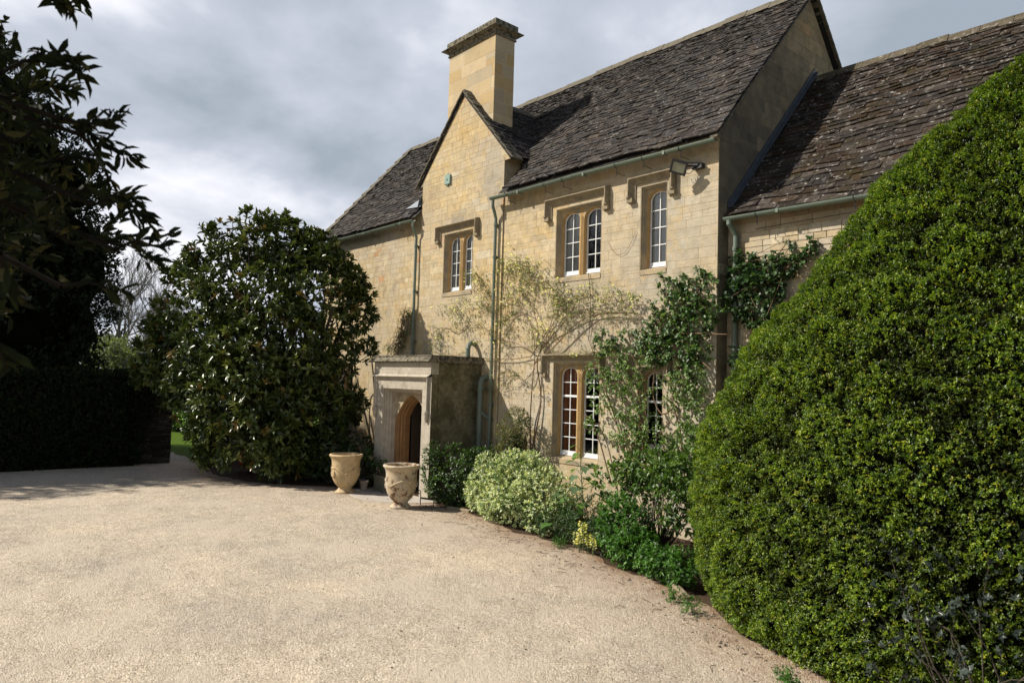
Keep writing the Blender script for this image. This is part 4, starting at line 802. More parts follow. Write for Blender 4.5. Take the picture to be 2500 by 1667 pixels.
mb.tube([(x+.3, y+.1, 0), (x+.3, y+.1, .22)]+[(x+.345-.045*math.cos(q*5.2)*(1-.45*q), y+.1, .24+.045*math.sin(q*5.2)*(1-.45*q)) for q in a], .009, 6); mb.obox((x, y, .12), (.3, .1, 0), (0, .008, 0), (0, 0, .035))
tag(mb.build('boot_scraper', M['black']), 'black wrought iron boot scraper with curled ends beside the right jar', 'boot scraper')
# red barrow tub under the magnolia
rb = thing('red_trug', 'red plastic trug lying under the magnolia', 'trug', (-17.85, 6.95, 0))
mb = MB(); X, Y = -17.8, 6.85; pts = []
for i, (w, d, z) in enumerate(((.20, .16, .10), (.30, .22, .26), (.40, .30, .40), (.42, .32, .42), (.38, .28, .41), (.28, .2, .27), (.18, .14, .13))):
    for k in range(20): t = k/20*6.283; pts.append((X+w*math.cos(t)*1.2, Y+.15+d*math.sin(t), z+.05*math.cos(2*t)*(z/.42)))
mb.add(pts, [(i*20+k, i*20+(k+1) % 20, (i+1)*20+(k+1) % 20, (i+1)*20+k) for i in range(6) for k in range(20)]+[tuple(range(19, -1, -1)), tuple(range(120, 140))]); mb.build('tub', M['red'], rb, smooth=True)
mb = MB(); mb.tube([(X-.4, Y+.1, .42), (X-.52, Y-.02, .50), (X-.5, Y+.2, .5), (X-.42, Y+.25, .43)], .013, 6); mb.build('handle', M['red'], rb)
# ------------------------------------------------------------------ clipped hedge on the right
r = np.random.default_rng(5)
HC = np.array([-1.35, 7.9]); HA, HB = 3.7, 2.1
PZ = np.array([0, .31, .62, 1.21, 1.86, 2.32, 2.82, 3.29, 3.79, 4.33, 4.70, 5.22, 5.5, 5.75, 5.9]); PS = np.array([.94, 1.01, 1.035, 1.045, 1.02, .955, .875, .76, .65, .53, .45, .27, .17, .09, .02])
def hr(z): return np.interp(z, PZ, PS)
def hpt(a, z, s): 
    return np.stack([HC[0]+HA*s*np.cos(a), HC[1]+HB*s*np.sin(a), z], -1)
hedge = thing('clipped_hedge', 'huge clipped evergreen dome of tiny bright green leaves in front of the right wing', 'hedge', (HC[0], HC[1], 0))
def grow_hedge(n, rr):
    z = rr.uniform(0.02, 5.9, n*3); s = hr(z); keep = rr.random(len(z)) < (0.12+s)/1.2; z = z[keep]; a = rr.uniform(0, 2*math.pi, len(z)); s = hr(z)
    # fewer leaves at the back, which no nearby viewpoint shows
    bk = (np.sin(a) > 0.25); keep = ~bk | (rr.random(len(z)) < 0.25); z, a, s = z[keep], a[keep], s[keep]
    P = hpt(a, z, s); sl = -(hr(z+.05)-hr(z-.05))/.1
    n3 = nrm(np.stack([np.cos(a)/HA*1.0, np.sin(a)/HB, -0*z], -1)); n3 = nrm(n3+np.array([0, 0, 1.])*np.clip(sl*2.6, -.6, 3)[:, None])
    return P, n3
P, Nn = grow_hedge(120000, r)
f1 = fbm(P, 2.2, 3.0); f2 = fbm(P, 7.5, 9.0); f3 = fbm(P, 18.0, 1.0)
disp = 0.035*f1+0.048*f2+0.028*f3
keep = (f2+0.6*f3+r.normal(size=len(P))*0.35 > -0.85)
Pc = P+Nn*(disp+r.uniform(-.05, .0, len(P)))[:, None]; Pc = Pc[keep]; N_ = Nn[keep]; ff = (disp+0.05)[keep]
m_ = (Pc[:, 1] < 9.9) & (Pc[:, 2] > 0.02); Pc, N_, ff = Pc[m_], N_[m_], ff[m_]
print('hedge sprigs', len(Pc))
lf = sprigs(Pc, N_, 7, 0.0215, 0.0115, [(.135, .20, .013), (.085, .145, .012), (.21, .28, .016), (.036, .068, .012), (.28, .28, .02)], [4, 3.6, 2.4, 3.2, .5], r, spread=.95, along=1.0, up=.15)
# leaves in the hollows darkened, recess shade put into their colour
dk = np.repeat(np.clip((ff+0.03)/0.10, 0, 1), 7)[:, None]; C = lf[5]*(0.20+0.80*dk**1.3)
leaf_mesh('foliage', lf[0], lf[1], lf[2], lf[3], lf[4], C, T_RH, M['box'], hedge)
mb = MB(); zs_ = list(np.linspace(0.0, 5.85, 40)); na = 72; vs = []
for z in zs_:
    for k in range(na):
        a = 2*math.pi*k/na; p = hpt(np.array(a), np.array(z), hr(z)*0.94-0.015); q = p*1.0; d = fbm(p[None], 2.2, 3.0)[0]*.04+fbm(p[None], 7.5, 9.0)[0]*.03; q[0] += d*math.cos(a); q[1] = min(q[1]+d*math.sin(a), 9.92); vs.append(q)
mb.add(vs, [(i*na+k, i*na+(k+1) % na, (i+1)*na+(k+1) % na, (i+1)*na+k) for i in range(39) for k in range(na)]+[tuple(range(39*na, 40*na))]); mb.build('dark_core', M['core'], hedge)  # dark shell standing for the shade deep in the hedge
# shoots sticking out of the top-left outline
def plant(name, label, cat, lobes, n, per, L, W, cols, wts, T=T_RH, m='leaf', seed=1, inner=.55, clump=.5, cs=2.0, spread=.9, up=.25, droop=0, stems=None, ymax=None, base=None, stemmat='bark', r0=.03, group=None, zmin=0.02, along=.6, post=None, nst=14, extra=None):
    rr = np.random.default_rng(seed); cen = np.mean([l[0] for l in lobes], 0); b = base if base is not None else (cen[0], cen[1], 0)
    t = thing(name, label, cat, b, group)
    P, O = lobes_pts(lobes, n, rr, inner, clump, cs, zmin, ymax)
    lf = list(sprigs(P, O, per, L, W, cols, wts, rr, spread=spread, up=up, droop=droop, along=along))
    if ymax is not None:
        pass
    leaf_mesh('foliage', *lf, T, M[m], t)
    mb = MB(); tg = P[rr.choice(len(P), min(nst, len(P)), replace=False)]
    bb = np.array(b, float)+np.array((0, 0, .0))
    for q in tg: branchy(mb, bb+rr.normal(size=3)*np.array((.06, .06, 0)), [q], r0*rr.uniform(.5, 1.1), rr, 6, 0.08, 5)
    mb.build('stems', M[stemmat], t); return t, P
# holly-like sprigs low at the right, in front of the hedge
def holly(name, lab, ctr, rad_, n, seed):
    return plant(name, lab, 'holly', [(ctr, rad_)], n, 6, .042, .026, [(.030, .042, .032), (.045, .058, .046), (.018, .026, .02)], [3, 2, 2], T_MAPLE, 'holly', seed, .3, .7, 5, .9, .3, base=(ctr[0], ctr[1]+.25, 0), nst=16, r0=.012)
holly('holly_bush', 'spiny grey green holly sprigs low at the right foot of the clipped dome', (-1.65, 5.5, .8), (.8, .35, .75), 170, 31)

# ------------------------------------------------------------------ magnolia against the left of the house
def lobe_px(px, py, d, rp, sy=1.0): 
    R_ = rp*d/FPX; return (atD(px, py, d), (R_*1.05, R_*sy, R_))
ML = [(630, 600, 17.8, 62), (560, 632, 17.6, 52), (700, 622, 17.6, 55), (770, 655, 17.6, 52), (480, 690, 17.6, 50), (545, 725, 17.0, 80), (660, 735, 16.9, 95), (775, 740, 17.2, 80), (850, 735, 17.5, 42), (440, 775, 17.5, 48), (420, 850, 17.6, 52), (500, 850, 16.8, 80), (610, 880, 16.4, 105), (730, 880, 16.8, 100), (830, 870, 17.6, 62), (368, 905, 17.9, 34), (455, 925, 17.2, 52), (540, 975, 16.4, 80), (650, 1010, 16.2, 100), (765, 1010, 17.0, 90), (850, 990, 17.8, 45), (500, 1040, 16.6, 45), (560, 1080, 16.2, 62), (680, 1105, 16.2, 70), (790, 1095, 17.0, 62), (505, 1105, 16.5, 34), (400, 930, 17.8, 30), (872, 790, 17.8, 30), (360, 870, 17.9, 26), (395, 800, 17.7, 32), (425, 700, 17.7, 26), (520, 590, 17.7, 30), (590, 545, 17.8, 26), (660, 545, 17.8, 28), (800, 600, 17.6, 28), (890, 720, 17.8, 24), (440, 1010, 17.0, 26), (345, 920, 17.9, 26), (385, 860, 17.8, 40), (350, 895, 17.9, 28), (425, 960, 17.6, 34), (470, 612, 17.7, 18), (445, 655, 17.7, 20), (412, 668, 17.8, 17), (500, 562, 17.7, 18), (612, 522, 17.8, 18), (690, 532, 17.7, 18), (380, 755, 17.8, 20), (338, 850, 17.9, 18), (903, 770, 17.7, 18), (900, 850, 17.7, 20), (770, 580, 17.6, 20), (365, 800, 17.9, 18), (840, 640, 17.6, 20), (408, 985, 17.3, 18), (820, 690, 17.6, 40), (470, 640, 17.7, 28), (540, 560, 17.7, 22), (725, 570, 17.7, 26), (800, 640, 17.5, 42), (745, 600, 17.6, 40), (860, 690, 17.6, 34), (700, 560, 17.6, 24)]
lob = [lobe_px(*q) for q in ML]
MG = [(.070, .094, .020), (.050, .072, .016), (.11, .14, .03), (.030, .046, .012), (.15, .10, .024), (.16, .18, .04)]
mag = thing('magnolia_tree', 'big glossy dark evergreen magnolia beside the left end of the house', 'tree', (-17.3, 8.0, 0))
r = np.random.default_rng(41)
P, O = lobes_pts(lob, 5600, r, .32, .92, 1.9, .12, 9.62)
lf = sprigs(P, O, 8, .160, .064, MG, [4, 4, 2.4, 2.6, .5, 1.2], r, spread=.8, up=.30, along=.10)
leaf_mesh('foliage', *lf, T_OV, M['gloss'], mag)
mb = MB(); base = np.array((-17.3, 8.0, 0)); mid = base+(0.1, -.1, 1.2); mb.tube([base, base+(.03, 0, .6), mid], [.16, .13, .11], 10)
for k in range(7): a = k*.9; mb.tube([mid, mid+np.array((math.cos(a)*.8, math.sin(a)*.5, 1.2)), mid+np.array((math.cos(a)*1.7, math.sin(a)*.9, 2.8))], [.09, .06, .03], 7)
branchy(mb, mid, P[r.choice(len(P), 130, replace=False)], .035, r, 7, .06, 5)
mb.build('trunk', M['bark'], mag)
# dark understorey below the magnolia, beside the porch
plant('shade_shrub', 'dark leafy shrub in the shade between the magnolia and the porch', 'shrub', [((-15.3, 7.9, .65), (.75, .6, .75)), ((-14.6, 8.3, .5), (.45, .5, .6)), ((-15.9, 7.4, .5), (.6, .5, .5))], 1100, 5, .075, .05, [(.030, .055, .014), (.045, .080, .018), (.018, .03, .010)], [3, 2, 3], T_OV, 'leaf', 51, .45, .6, 3)
plant('fern_clump', 'low fresh green plant against the left porch jamb behind the square planter', 'plant', [((-14.15, 8.15, .42), (.26, .2, .40))], 170, 5, .06, .035, [(.05, .10, .02), (.03, .06, .015)], [2, 2], T_OV, 'leaf', 52, .3, .5, 4)
plant('planter_plant', 'small trailing green plant growing in the square planter', 'plant', [((-13.62, 8.2, .52), (.17, .12, .20))], 70, 6, .05, .02, [(.05, .10, .02), (.03, .06, .015)], [2, 2], T_RH, 'leaf', 53, .2, .3, 4, base=(-13.5, 8.2, .31))

# ------------------------------------------------------------------ flower bed, left to right
_r = random.Random(9); EUB = []
for _i in range(26):
    _a = _r.uniform(3.0, 6.4); _e = _r.uniform(.1, 1.3); EUB.append(((-9.45+1.12*math.cos(_a)*math.cos(_e), 8.5+.62*math.sin(_a)*math.cos(_e), .28+.82*math.sin(_e)), (_r.uniform(.14, .26),)*3))
plant('camellia_bush', 'dark glossy bush against the shaded side of the porch, behind the cracked jar', 'bush', [((-11.55, 8.62, .55), (.42, .40, .62)), ((-11.05, 8.55, .50), (.50, .40, .60)), ((-10.85, 8.75, .75), (.36, .3, .42)), ((-11.9, 8.35, .65), (.22, .2, .55)), ((-11.35, 8.3, .3), (.5, .25, .3))], 1050, 6, .062, .033, [(.045, .088, .018), (.030, .060, .014), (.075, .13, .03), (.02, .035, .012)], [4, 4, 2, 2], T_OV, 'leaf', 61, .5, .55, 3, nst=40, r0=.012)
plant('variegated_euonymus', 'rounded mound of cream edged variegated leaves under the ground floor windows', 'shrub', [((-9.5, 8.62, .55), (.80, .55, .66)), ((-10.15, 8.55, .40), (.60, .45, .46)), ((-8.85, 8.50, .42), (.66, .55, .56)), ((-9.4, 8.25, .30), (.85, .42, .40)), ((-8.45, 8.22, .26), (.5, .38, .34)), ((-10.4, 8.5, .28), (.42, .34, .30))]+EUB, 5600, 6, .046, .025, [(.62, .64, .44), (.46, .52, .30), (.60, .60, .30), (.12, .19, .06), (.045, .08, .025)], [4.5, 4, 1.4, 2.6, 2.4], T_RH, 'leaf', 62, .58, .9, 4.0, nst=30, r0=.010)
plant('wiry_shrub', 'thin wiry brown and olive shrub against the wall left of the ground floor window', 'shrub', [((-10.75, 9.35, 1.15), (.42, .26, .55)), ((-10.5, 9.3, 1.5), (.36, .24, .42)), ((-10.85, 9.3, .7), (.45, .3, .5))], 3600, 5, .040, .014, [(.11, .125, .04), (.17, .165, .055), (.06, .09, .025), (.15, .10, .045)], [3, 2, 3, 2], T_RH, 'leaf', 63, .3, .5, 3.5, ymax=9.64, nst=110, r0=.007)
# tall mallow with broad lobed leaves
def broadleaf(name, label, cat, x, y, h, n, L, cols, seed, lean=(0, 0), spreadr=.3):
    rr = np.random.default_rng(seed); t = thing(name, label, cat, (x, y, 0)); mb = MB(); P = []; D = []; U = []; LL = []
    top = np.array((x+lean[0], y+lean[1], h)); st = [np.array((x, y, 0))*(1-q)+top*q+np.array((.04*math.sin(5*q), 0, 0)) for q in np.linspace(0, 1, 8)]; mb.tube(st, [.014*(1-.6*q) for q in np.linspace(0, 1, 8)], 6)
    for i in range(n):
        q = .15+.85*i/n; s0 = np.array((x, y, 0))*(1-q)+top*q; a = i*2.4+rr.uniform(-.4, .4); l = spreadr*(1.1-.65*q)*rr.uniform(.7, 1.2); e = s0+np.array((math.cos(a)*l, math.sin(a)*l, .10*rr.uniform(.3, 1.6)))
        mb.tube([s0, (s0+e)/2+(0, 0, .03), e], [.006, .005, .004], 4, caps=False); P.append(e); D.append((math.cos(a), math.sin(a), -.45+rr.normal()*.15)); U.append((rr.normal()*.2, rr.normal()*.2, 1)); LL.append(L*(1.15-.6*q)*rr.uniform(.75, 1.15))
    mb.build('stem', M['greenstem'], t); LL = np.array(LL); leaf_mesh('leaves', np.array(P, float), np.array(D, float), np.array(U, float), LL, LL*.95, palette(n, cols, [1]*len(cols), rr), T_MAPLE, M['leaf'], t); return t
broadleaf('mallow_plant', 'tall mallow with broad lobed green leaves below the right light of the window', 'plant', -8.05, 8.55, 1.30, 26, .24, [(.07, .14, .03), (.10, .19, .035), (.10, .16, .075)], 64)
broadleaf('young_mallow', 'short mallow with wide leaves low between the variegated mound and the yellow flowers', 'plant', -8.0, 8.15, .62, 16, .20, [(.06, .13, .025), (.05, .10, .02)], 65, spreadr=.34)
# photinia with bare lower stems
t, P = plant('leafy_shrub', 'broad leaved green shrub with bare dark stems below, left of the clipped dome', 'shrub', [((-6.75, 8.75, 1.10), (.72, .5, .38)), ((-6.15, 8.45, 1.15), (.50, .45, .40)), ((-7.3, 8.6, .95), (.45, .4, .30)), ((-5.85, 8.2, .85), (.36, .4, .45)), ((-6.4, 9.0, 1.45), (.6, .4, .3))], 820, 6, .085, .042, [(.065, .125, .022), (.10, .17, .03), (.045, .085, .02), (.12, .19, .04)], [4, 3, 3, 1.5], T_OV, 'leaf', 66, .4, .55, 3, base=(-6.45, 8.45, 0), nst=60, r0=.014)
# herbs along the front
HB = [(.055, .145, .018), (.08, .19, .026), (.04, .095, .018), (.11, .22, .035)]
plant('herb_clump', 'bright green ferny herb clump in front of the shrub beside the clipped dome', 'plant', [((-6.55, 7.85, .38), (.42, .36, .42)), ((-6.75, 7.95, .62), (.30, .26, .26)), ((-6.2, 7.65, .25), (.40, .30, .28))], 1500, 6, .050, .022, HB, [4, 3, 2, 1], T_MAPLE, 'leaf', 67, .4, .5, 4, nst=40, r0=.006, stemmat='greenstem')
plant('low_herb', 'low green herb clump at the left foot of the clipped dome', 'plant', [((-5.62, 7.45, .20), (.38, .26, .24)), ((-5.25, 7.35, .25), (.22, .2, .24))], 620, 6, .048, .022, HB, [3, 3, 3, 1], T_MAPLE, 'leaf', 68, .35, .5, 4, nst=20, r0=.005, stemmat='greenstem')
plant('mixed_herbs', 'dark mixed herbs behind the yellow flowers', 'plant', [((-7.55, 8.1, .35), (.46, .34, .38)), ((-7.15, 7.9, .22), (.34, .26, .25)), ((-8.1, 8.0, .22), (.3, .24, .24))], 900, 6, .046, .016, [(.04, .085, .02), (.03, .06, .02), (.07, .11, .05)], [3, 3, 2], T_RH, 'leaf', 69, .35, .5, 4, nst=20, r0=.005, stemmat='greenstem')
def spiky(name, label, x, y, z, n, L, seed):
    rr = np.random.default_rng(seed); t = thing(name, label, 'plant', (x, y, 0)); mb = MB(); Pp = []; Dd = []
    for k in range(4):
        tip = np.array((x+rr.normal()*.10, y+rr.normal()*.08, z*rr.uniform(.8, 1.1))); mb.tube([(x, y, 0), (np.array((x, y, 0))+tip)/2, tip], .007, 5)
        for i in range(n): 
            q = .35+.65*i/n; a = i*2.4; Pp.append(np.array((x, y, 0))*(1-q)+tip*q); Dd.append((math.cos(a), math.sin(a), .35+.5*q))
    mb.build('stem', M['greenstem'], t); m = len(Pp); leaf_mesh('leaves', np.array(Pp), np.array(Dd, float), np.tile((0, 0, 1.), (m, 1))+rr.normal(size=(m, 3))*.1, np.full(m, L), np.full(m, L*.13), palette(m, [(.06, .10, .07), (.05, .085, .05)], [1, 1], rr), T_RH, M['leaf'], t)
spiky('spurge_plant', 'blue green spurge with narrow whorled leaves above the herb clump', -6.25, 7.9, .78, 36, .12, 70)
spiky('small_spurge', 'small narrow leaved spurge right of the variegated mound', -8.35, 7.95, .34, 30, .09, 71)
# yellow flower spikes
t = thing('yellow_flowers', 'clump of pale yellow flower spikes low at the front of the bed', 'flowers', (-7.05, 7.72, 0)); rr = np.random.default_rng(72); Pp = []; Dd = []; mb = MB()
for k in range(9):
    bx, by = -7.12+rr.normal()*.10, 7.66+rr.normal()*.06; h = rr.uniform(.24, .46); mb.tube([(bx, by, 0), (bx+.01, by, h)], .005, 5)
    for i in range(46): a = rr.uniform(0, 6.28); z = h-.16*rr.random(); Pp.append((bx+.028*math.cos(a), by+.028*math.sin(a), z)); Dd.append((math.cos(a), math.sin(a), .2))
m = len(Pp); mb.build('stem', M['greenstem'], t); leaf_mesh('petals', np.array(Pp), np.array(Dd, float), np.tile((0, 0, 1.), (m, 1))+rr.normal(size=(m, 3))*.5, np.full(m, .030), np.full(m, .024), palette(m, [(.72, .66, .22), (.80, .76, .45), (.62, .60, .15)], [3, 2, 1], rr), T_OV, M['petal'], t)
for (x, y, s, lab, sd_) in ((-4.98, 6.82, .13, 'small green weed on the gravel at the left foot of the clipped dome', 73), (-4.62, 6.62, .16, 'grassy weed tuft tucked under the left edge of the clipped dome', 74), (-3.05, 5.72, .10, 'little weed below the front of the clipped dome', 75), (-7.6, 7.62, .12, 'small spreading weed at the bed edge left of the yellow flowers', 76)):
    plant('weed', lab, 'weed', [((x, y, s*.5), (s*1.1, s*.8, s))], 60, 5, .035, .011, HB, [3, 3, 2, 1], T_RH, 'leaf', sd_, .1, .3, 5, nst=6, r0=.003, stemmat='greenstem')

# ------------------------------------------------------------------ climbers on the wall
def wallp(px, py, off=0.05, Y=YW): 
    p = onY(px, py, Y); p[1] -= off; return p
rose = thing('climbing_rose', 'climbing rose with bare arching stems and pale yellow blooms trained over the wall', 'climber', (-10.45, 9.6, 0))
rr = np.random.default_rng(81); mb = MB()
RS = [[(1308, 1180), (1300, 1050), (1310, 960), (1314, 880), (1312, 830), (1303, 792)], [(1306, 1100), (1325, 980), (1318, 880), (1345, 830), (1400, 780), (1440, 765), (1500, 768), (1560, 760)], [(1314, 885), (1360, 850), (1420, 790), (1470, 768), (1540, 765), (1600, 775)],
      [(1313, 890), (1345, 815), (1375, 765), (1425, 735), (1480, 722), (1540, 720)], [(1310, 870), (1345, 800), (1365, 770), (1400, 735), (1410, 740)], [(1314, 850), (1325, 800), (1300, 740), (1280, 715), (1305, 690), (1300, 650), (1270, 640), (1225, 660)],
      [(1308, 860), (1270, 840), (1235, 830), (1190, 800), (1165, 788), (1130, 790)], [(1303, 870), (1250, 877), (1190, 875), (1125, 868), (1090, 874)], [(1305, 800), (1280, 765), (1250, 775), (1235, 800), (1228, 860), (1225, 960)], [(1300, 760), (1260, 745), (1225, 760), (1190, 748), (1160, 760)],
      [(1312, 900), (1290, 930), (1260, 905), (1230, 915), (1215, 960)], [(1314, 870), (1350, 868), (1400, 865), (1460, 862), (1510, 850)], [(1310, 700), (1345, 690), (1370, 730), (1375, 790)], [(1180, 690), (1170, 670), (1190, 690), (1195, 720)], [(1150, 790), (1120, 812), (1090, 800), (1070, 815), (1080, 870)], [(1240, 640), (1232, 700), (1240, 760), (1236, 860)]]
tips = []
def smoothp(pts, k=6):
    q = []; n = len(pts)
    for i in range(n-1):
        p0, p1, p2, p3 = pts[max(i-1, 0)], pts[i], pts[i+1], pts[min(i+2, n-1)]
        for j in range(k): t = j/k; q.append(0.5*((2*p1)+(-p0+p2)*t+(2*p0-5*p1+4*p2-p3)*t*t+(-p0+3*p1-3*p2+p3)*t**3))
    return q+[pts[-1]]
for i, s_ in enumerate(RS):
    pts = smoothp([wallp(x, y, rr.uniform(.04, .14)) for x, y in s_]); r0 = .016 if i < 3 else .009
    mb.tube(pts, [r0*(1-.7*q/len(pts)) for q in range(len(pts))], 6, caps=False); tips += pts[len(pts)//3:]
tips = np.array(tips); tw = []
for i in range(420):      # hanging twigs
    a = tips[rr.integers(len(tips))]; l = rr.uniform(.15, .6); dx = rr.normal()*.22; e = a+np.array((dx, -rr.uniform(0, .10), -l*rr.uniform(-.4, 1.0))); e[1] = min(e[1], YW-.03); md = (a+e)/2+np.array((dx*.3, -.05, .06)); md[1] = min(md[1], YW-.03)
    mb.tube([a, md, e], [.0035, .003, .002], 4, caps=False); tw += [md, e, (a+md)/2]
mb.build('stems', M['stem'], rose)
cl = [(1290, 655, 45, 25, 60), (1250, 650, 25, 25, 50), (1310, 690, 50, 45, 70), (1260, 700, 40, 50, 60), (1275, 740, 40, 40, 45), (1165, 678, 22, 18, 40), (1185, 705, 14, 22, 20), (1110, 755, 28, 14, 45), (1145, 735, 14, 12, 18), (1175, 740, 18, 28, 30), (1130, 780, 20, 20, 20), (1365, 710, 22, 25, 45), (1372, 745, 20, 30, 35), (1335, 800, 18, 25, 22), (1080, 815, 14, 22, 24), (1078, 840, 12, 22, 18), (1500, 720, 25, 22, 30), (1480, 745, 30, 20, 25), (1560, 725, 14, 10, 25), (1420, 720, 25, 16, 22), (1330, 830, 14, 30, 18), (1400, 770, 30, 20, 18), (1450, 700, 20, 12, 14), (1545, 745, 20, 20, 20), (1240, 800, 16, 40, 16), (1175, 838, 8, 6, 6), (1420, 862, 20, 12, 14)]
Pl = []; Fl = []
for (x, y, rx, ry, n) in cl:
    for i in range(int(n*1.7)):
        p = wallp(x+rr.normal()*rx*.6, y+rr.normal()*ry*.6, rr.uniform(.03, .22)); Pl.append(p)
        if rr.random() < .17: Fl.append(p-np.array((0, .03, 0))+rr.normal(size=3)*.015)
Pl = np.concatenate([np.array(Pl), np.array(tw)+rr.normal(size=(len(tw), 3))*.02]); Pl[:, 1] = np.minimum(Pl[:, 1], YW-.03)
lf = sprigs(Pl, np.tile((0, -1., 0.), (len(Pl), 1)), 4, .040, .012, [(.15, .19, .045), (.20, .23, .06), (.09, .13, .03), (.22, .16, .07)], [3, 3, 2, 1.5], rr, spread=1.1, up=0, droop=.5)
leaf_mesh('foliage', *lf, T_RH, M['leaf'], rose)
Fl = np.array(Fl); lf = sprigs(Fl, np.tile((0, -1., .2), (len(Fl), 1)), 9, .024, .020, [(.80, .74, .34), (.85, .80, .50)], [1, 1], rr, spread=1.0)
leaf_mesh('blooms', *lf, T_OV, M['petal'], rose)
def climber(name, label, blobs, cols, wts, L, W, seed, T=T_OV, Yw=YW, base=None, depth=.28, tr=(), dens=1.0):
    rr = np.random.default_rng(seed); t = thing(name, label, 'climber', base); P = []
    for (x, y, rx, ry, n) in blobs:
        for i in range(int(n*dens)):
            a = rr.uniform(0, 6.28); q = math.sqrt(rr.random()); sx_, sy_ = x+rx*q*math.cos(a), y+ry*q*math.sin(a)
            if 1580 < sx_ < 1632 and 885 < sy_ < 1100 and rr.random() < .62: continue
            p = onY(sx_, sy_, Yw); d_ = .03+depth*rr.random()*(1-q*.5)
            if fbm(p[None], 3.0, seed)[0] < -.55: continue
            p = p+(CC-p)*d_/p[1]; P.append(p)
    P = np.array(P); lf = sprigs(P, np.tile((0, -1., .15), (len(P), 1)), 4, L, W, cols, wts, rr, spread=.95, up=0, droop=.25)
    leaf_mesh('foliage', *lf, T, M['leaf'], t); mb = MB()
    for s_ in tr:
        pts = smoothp([wallp(x, y, rr.uniform(.05, .18), Yw) for x, y in s_]); mb.tube(pts, [.016*(1-.65*q/len(pts)) for q in range(len(pts))], 6, caps=False)
    b = np.array(base, float)
    for i in rr.choice(len(P), 60, replace=False):
        q = P[i]; k = P[rr.integers(len(P))]; 
        if np.linalg.norm(q-k) < 1.0: mb.tube([q, (q+k)/2+(0, .0, .08), k], .004, 4, caps=False)
    mb.build('stems', M['stem'], t); return t
climber('wall_clematis', 'dark leafy climber around the house corner and down over the single ground floor window', [(1645, 690, 40, 38, 90), (1655, 750, 70, 45, 200), (1625, 800, 60, 40, 160), (1700, 700, 50, 45, 110), (1560, 835, 80, 32, 150), (1470, 835, 26, 40, 60), (1690, 780, 60, 50, 150), (1650, 850, 60, 50, 170), (1700, 860, 40, 40, 60), (1590, 860, 50, 40, 90), (1740, 740, 40, 60, 60), (1665, 900, 50, 50, 90)],
        [(.045, .095, .024), (.075, .14, .032), (.026, .052, .016), (.12, .18, .045)], [4, 3.5, 2.4, 1.6], .066, .044, 91, dens=.82, base=(-7.1, 9.6, 0), tr=[[(1680, 1180), (1668, 1050), (1655, 980), (1660, 900), (1650, 800), (1640, 700)], [(1655, 990), (1630, 1010), (1610, 960), (1620, 870)], [(1655, 900), (1710, 880), (1752, 905)], [(1600, 820), (1680, 815), (1790, 818)]])
climber('light_clematis', 'lighter green scrambling climber hanging over the wall right of the paired ground floor window', [(1490, 880, 32, 50, 90), (1530, 920, 50, 50, 130), (1470, 960, 26, 60, 70), (1560, 980, 60, 50, 120), (1500, 1030, 50, 40, 90), (1590, 1040, 55, 40, 100), (1640, 960, 55, 50, 120), (1690, 1000, 50, 55, 110), (1700, 930, 30, 40, 50), (1560, 880, 50, 30, 80), (1440, 920, 12, 40, 22), (1445, 1035, 20, 22, 30), (1540, 1075, 50, 26, 70), (1660, 1060, 50, 30, 80)],
        [(.11, .175, .040), (.155, .23, .06), (.06, .11, .028)], [4, 3, 2], .056, .032, 92, base=(-7.6, 9.55, 0), depth=.35, dens=1.2, tr=[[(1560, 1190), (1530, 1100), (1500, 1000), (1470, 900), (1455, 830)], [(1560, 1180), (1600, 1100), (1640, 1040), (1690, 980)], [(1570, 1180), (1590, 1010), (1585, 930), (1560, 870)], [(1650, 1160), (1640, 1080), (1670, 1040), (1700, 1030)], [(1520, 1190), (1570, 1040), (1545, 990), (1470, 900)], [(1500, 1180), (1470, 1060), (1440, 1010)]])
climber('wing_climber', 'dark leafy climber spreading across the right wing wall beside the clipped dome', [(1850, 700, 70, 38, 170), (1900, 650, 50, 32, 90), (1960, 620, 36, 26, 40), (1820, 650, 40, 36, 60), (1860, 760, 60, 50, 120), (1800, 740, 36, 60, 60), (1930, 590, 14, 14, 8), (1985, 590, 12, 12, 8), (1800, 620, 14, 14, 8), (1800, 870, 20, 30, 16), (1830, 680, 60, 50, 80)],
        [(.035, .075, .022), (.055, .105, .03), (.022, .045, .016)], [4, 3, 3], .075, .055, 93, Yw=WY, base=(-5.6, 9.9, 0), tr=[[(1830, 900), (1850, 800), (1850, 720), (1905, 680), (1990, 600)], [(1850, 720), (1900, 640), (1935, 585)], [(1840, 760), (1800, 690), (1800, 620)]])
climber('pipe_climber', 'small light green climber around the left downpipe above the porch', [(990, 790, 22, 36, 60), (975, 830, 18, 22, 36), (960, 850, 26, 12, 36), (1000, 770, 10, 20, 12)], [(.11, .16, .04), (.16, .2, .05)], [1, 1], .05, .014, 94, T=T_RH, base=(-14.9, 9.6, 0), depth=.15, dens=1.6, tr=[[(1000, 1000), (985, 880), (990, 780), (1005, 750)]])

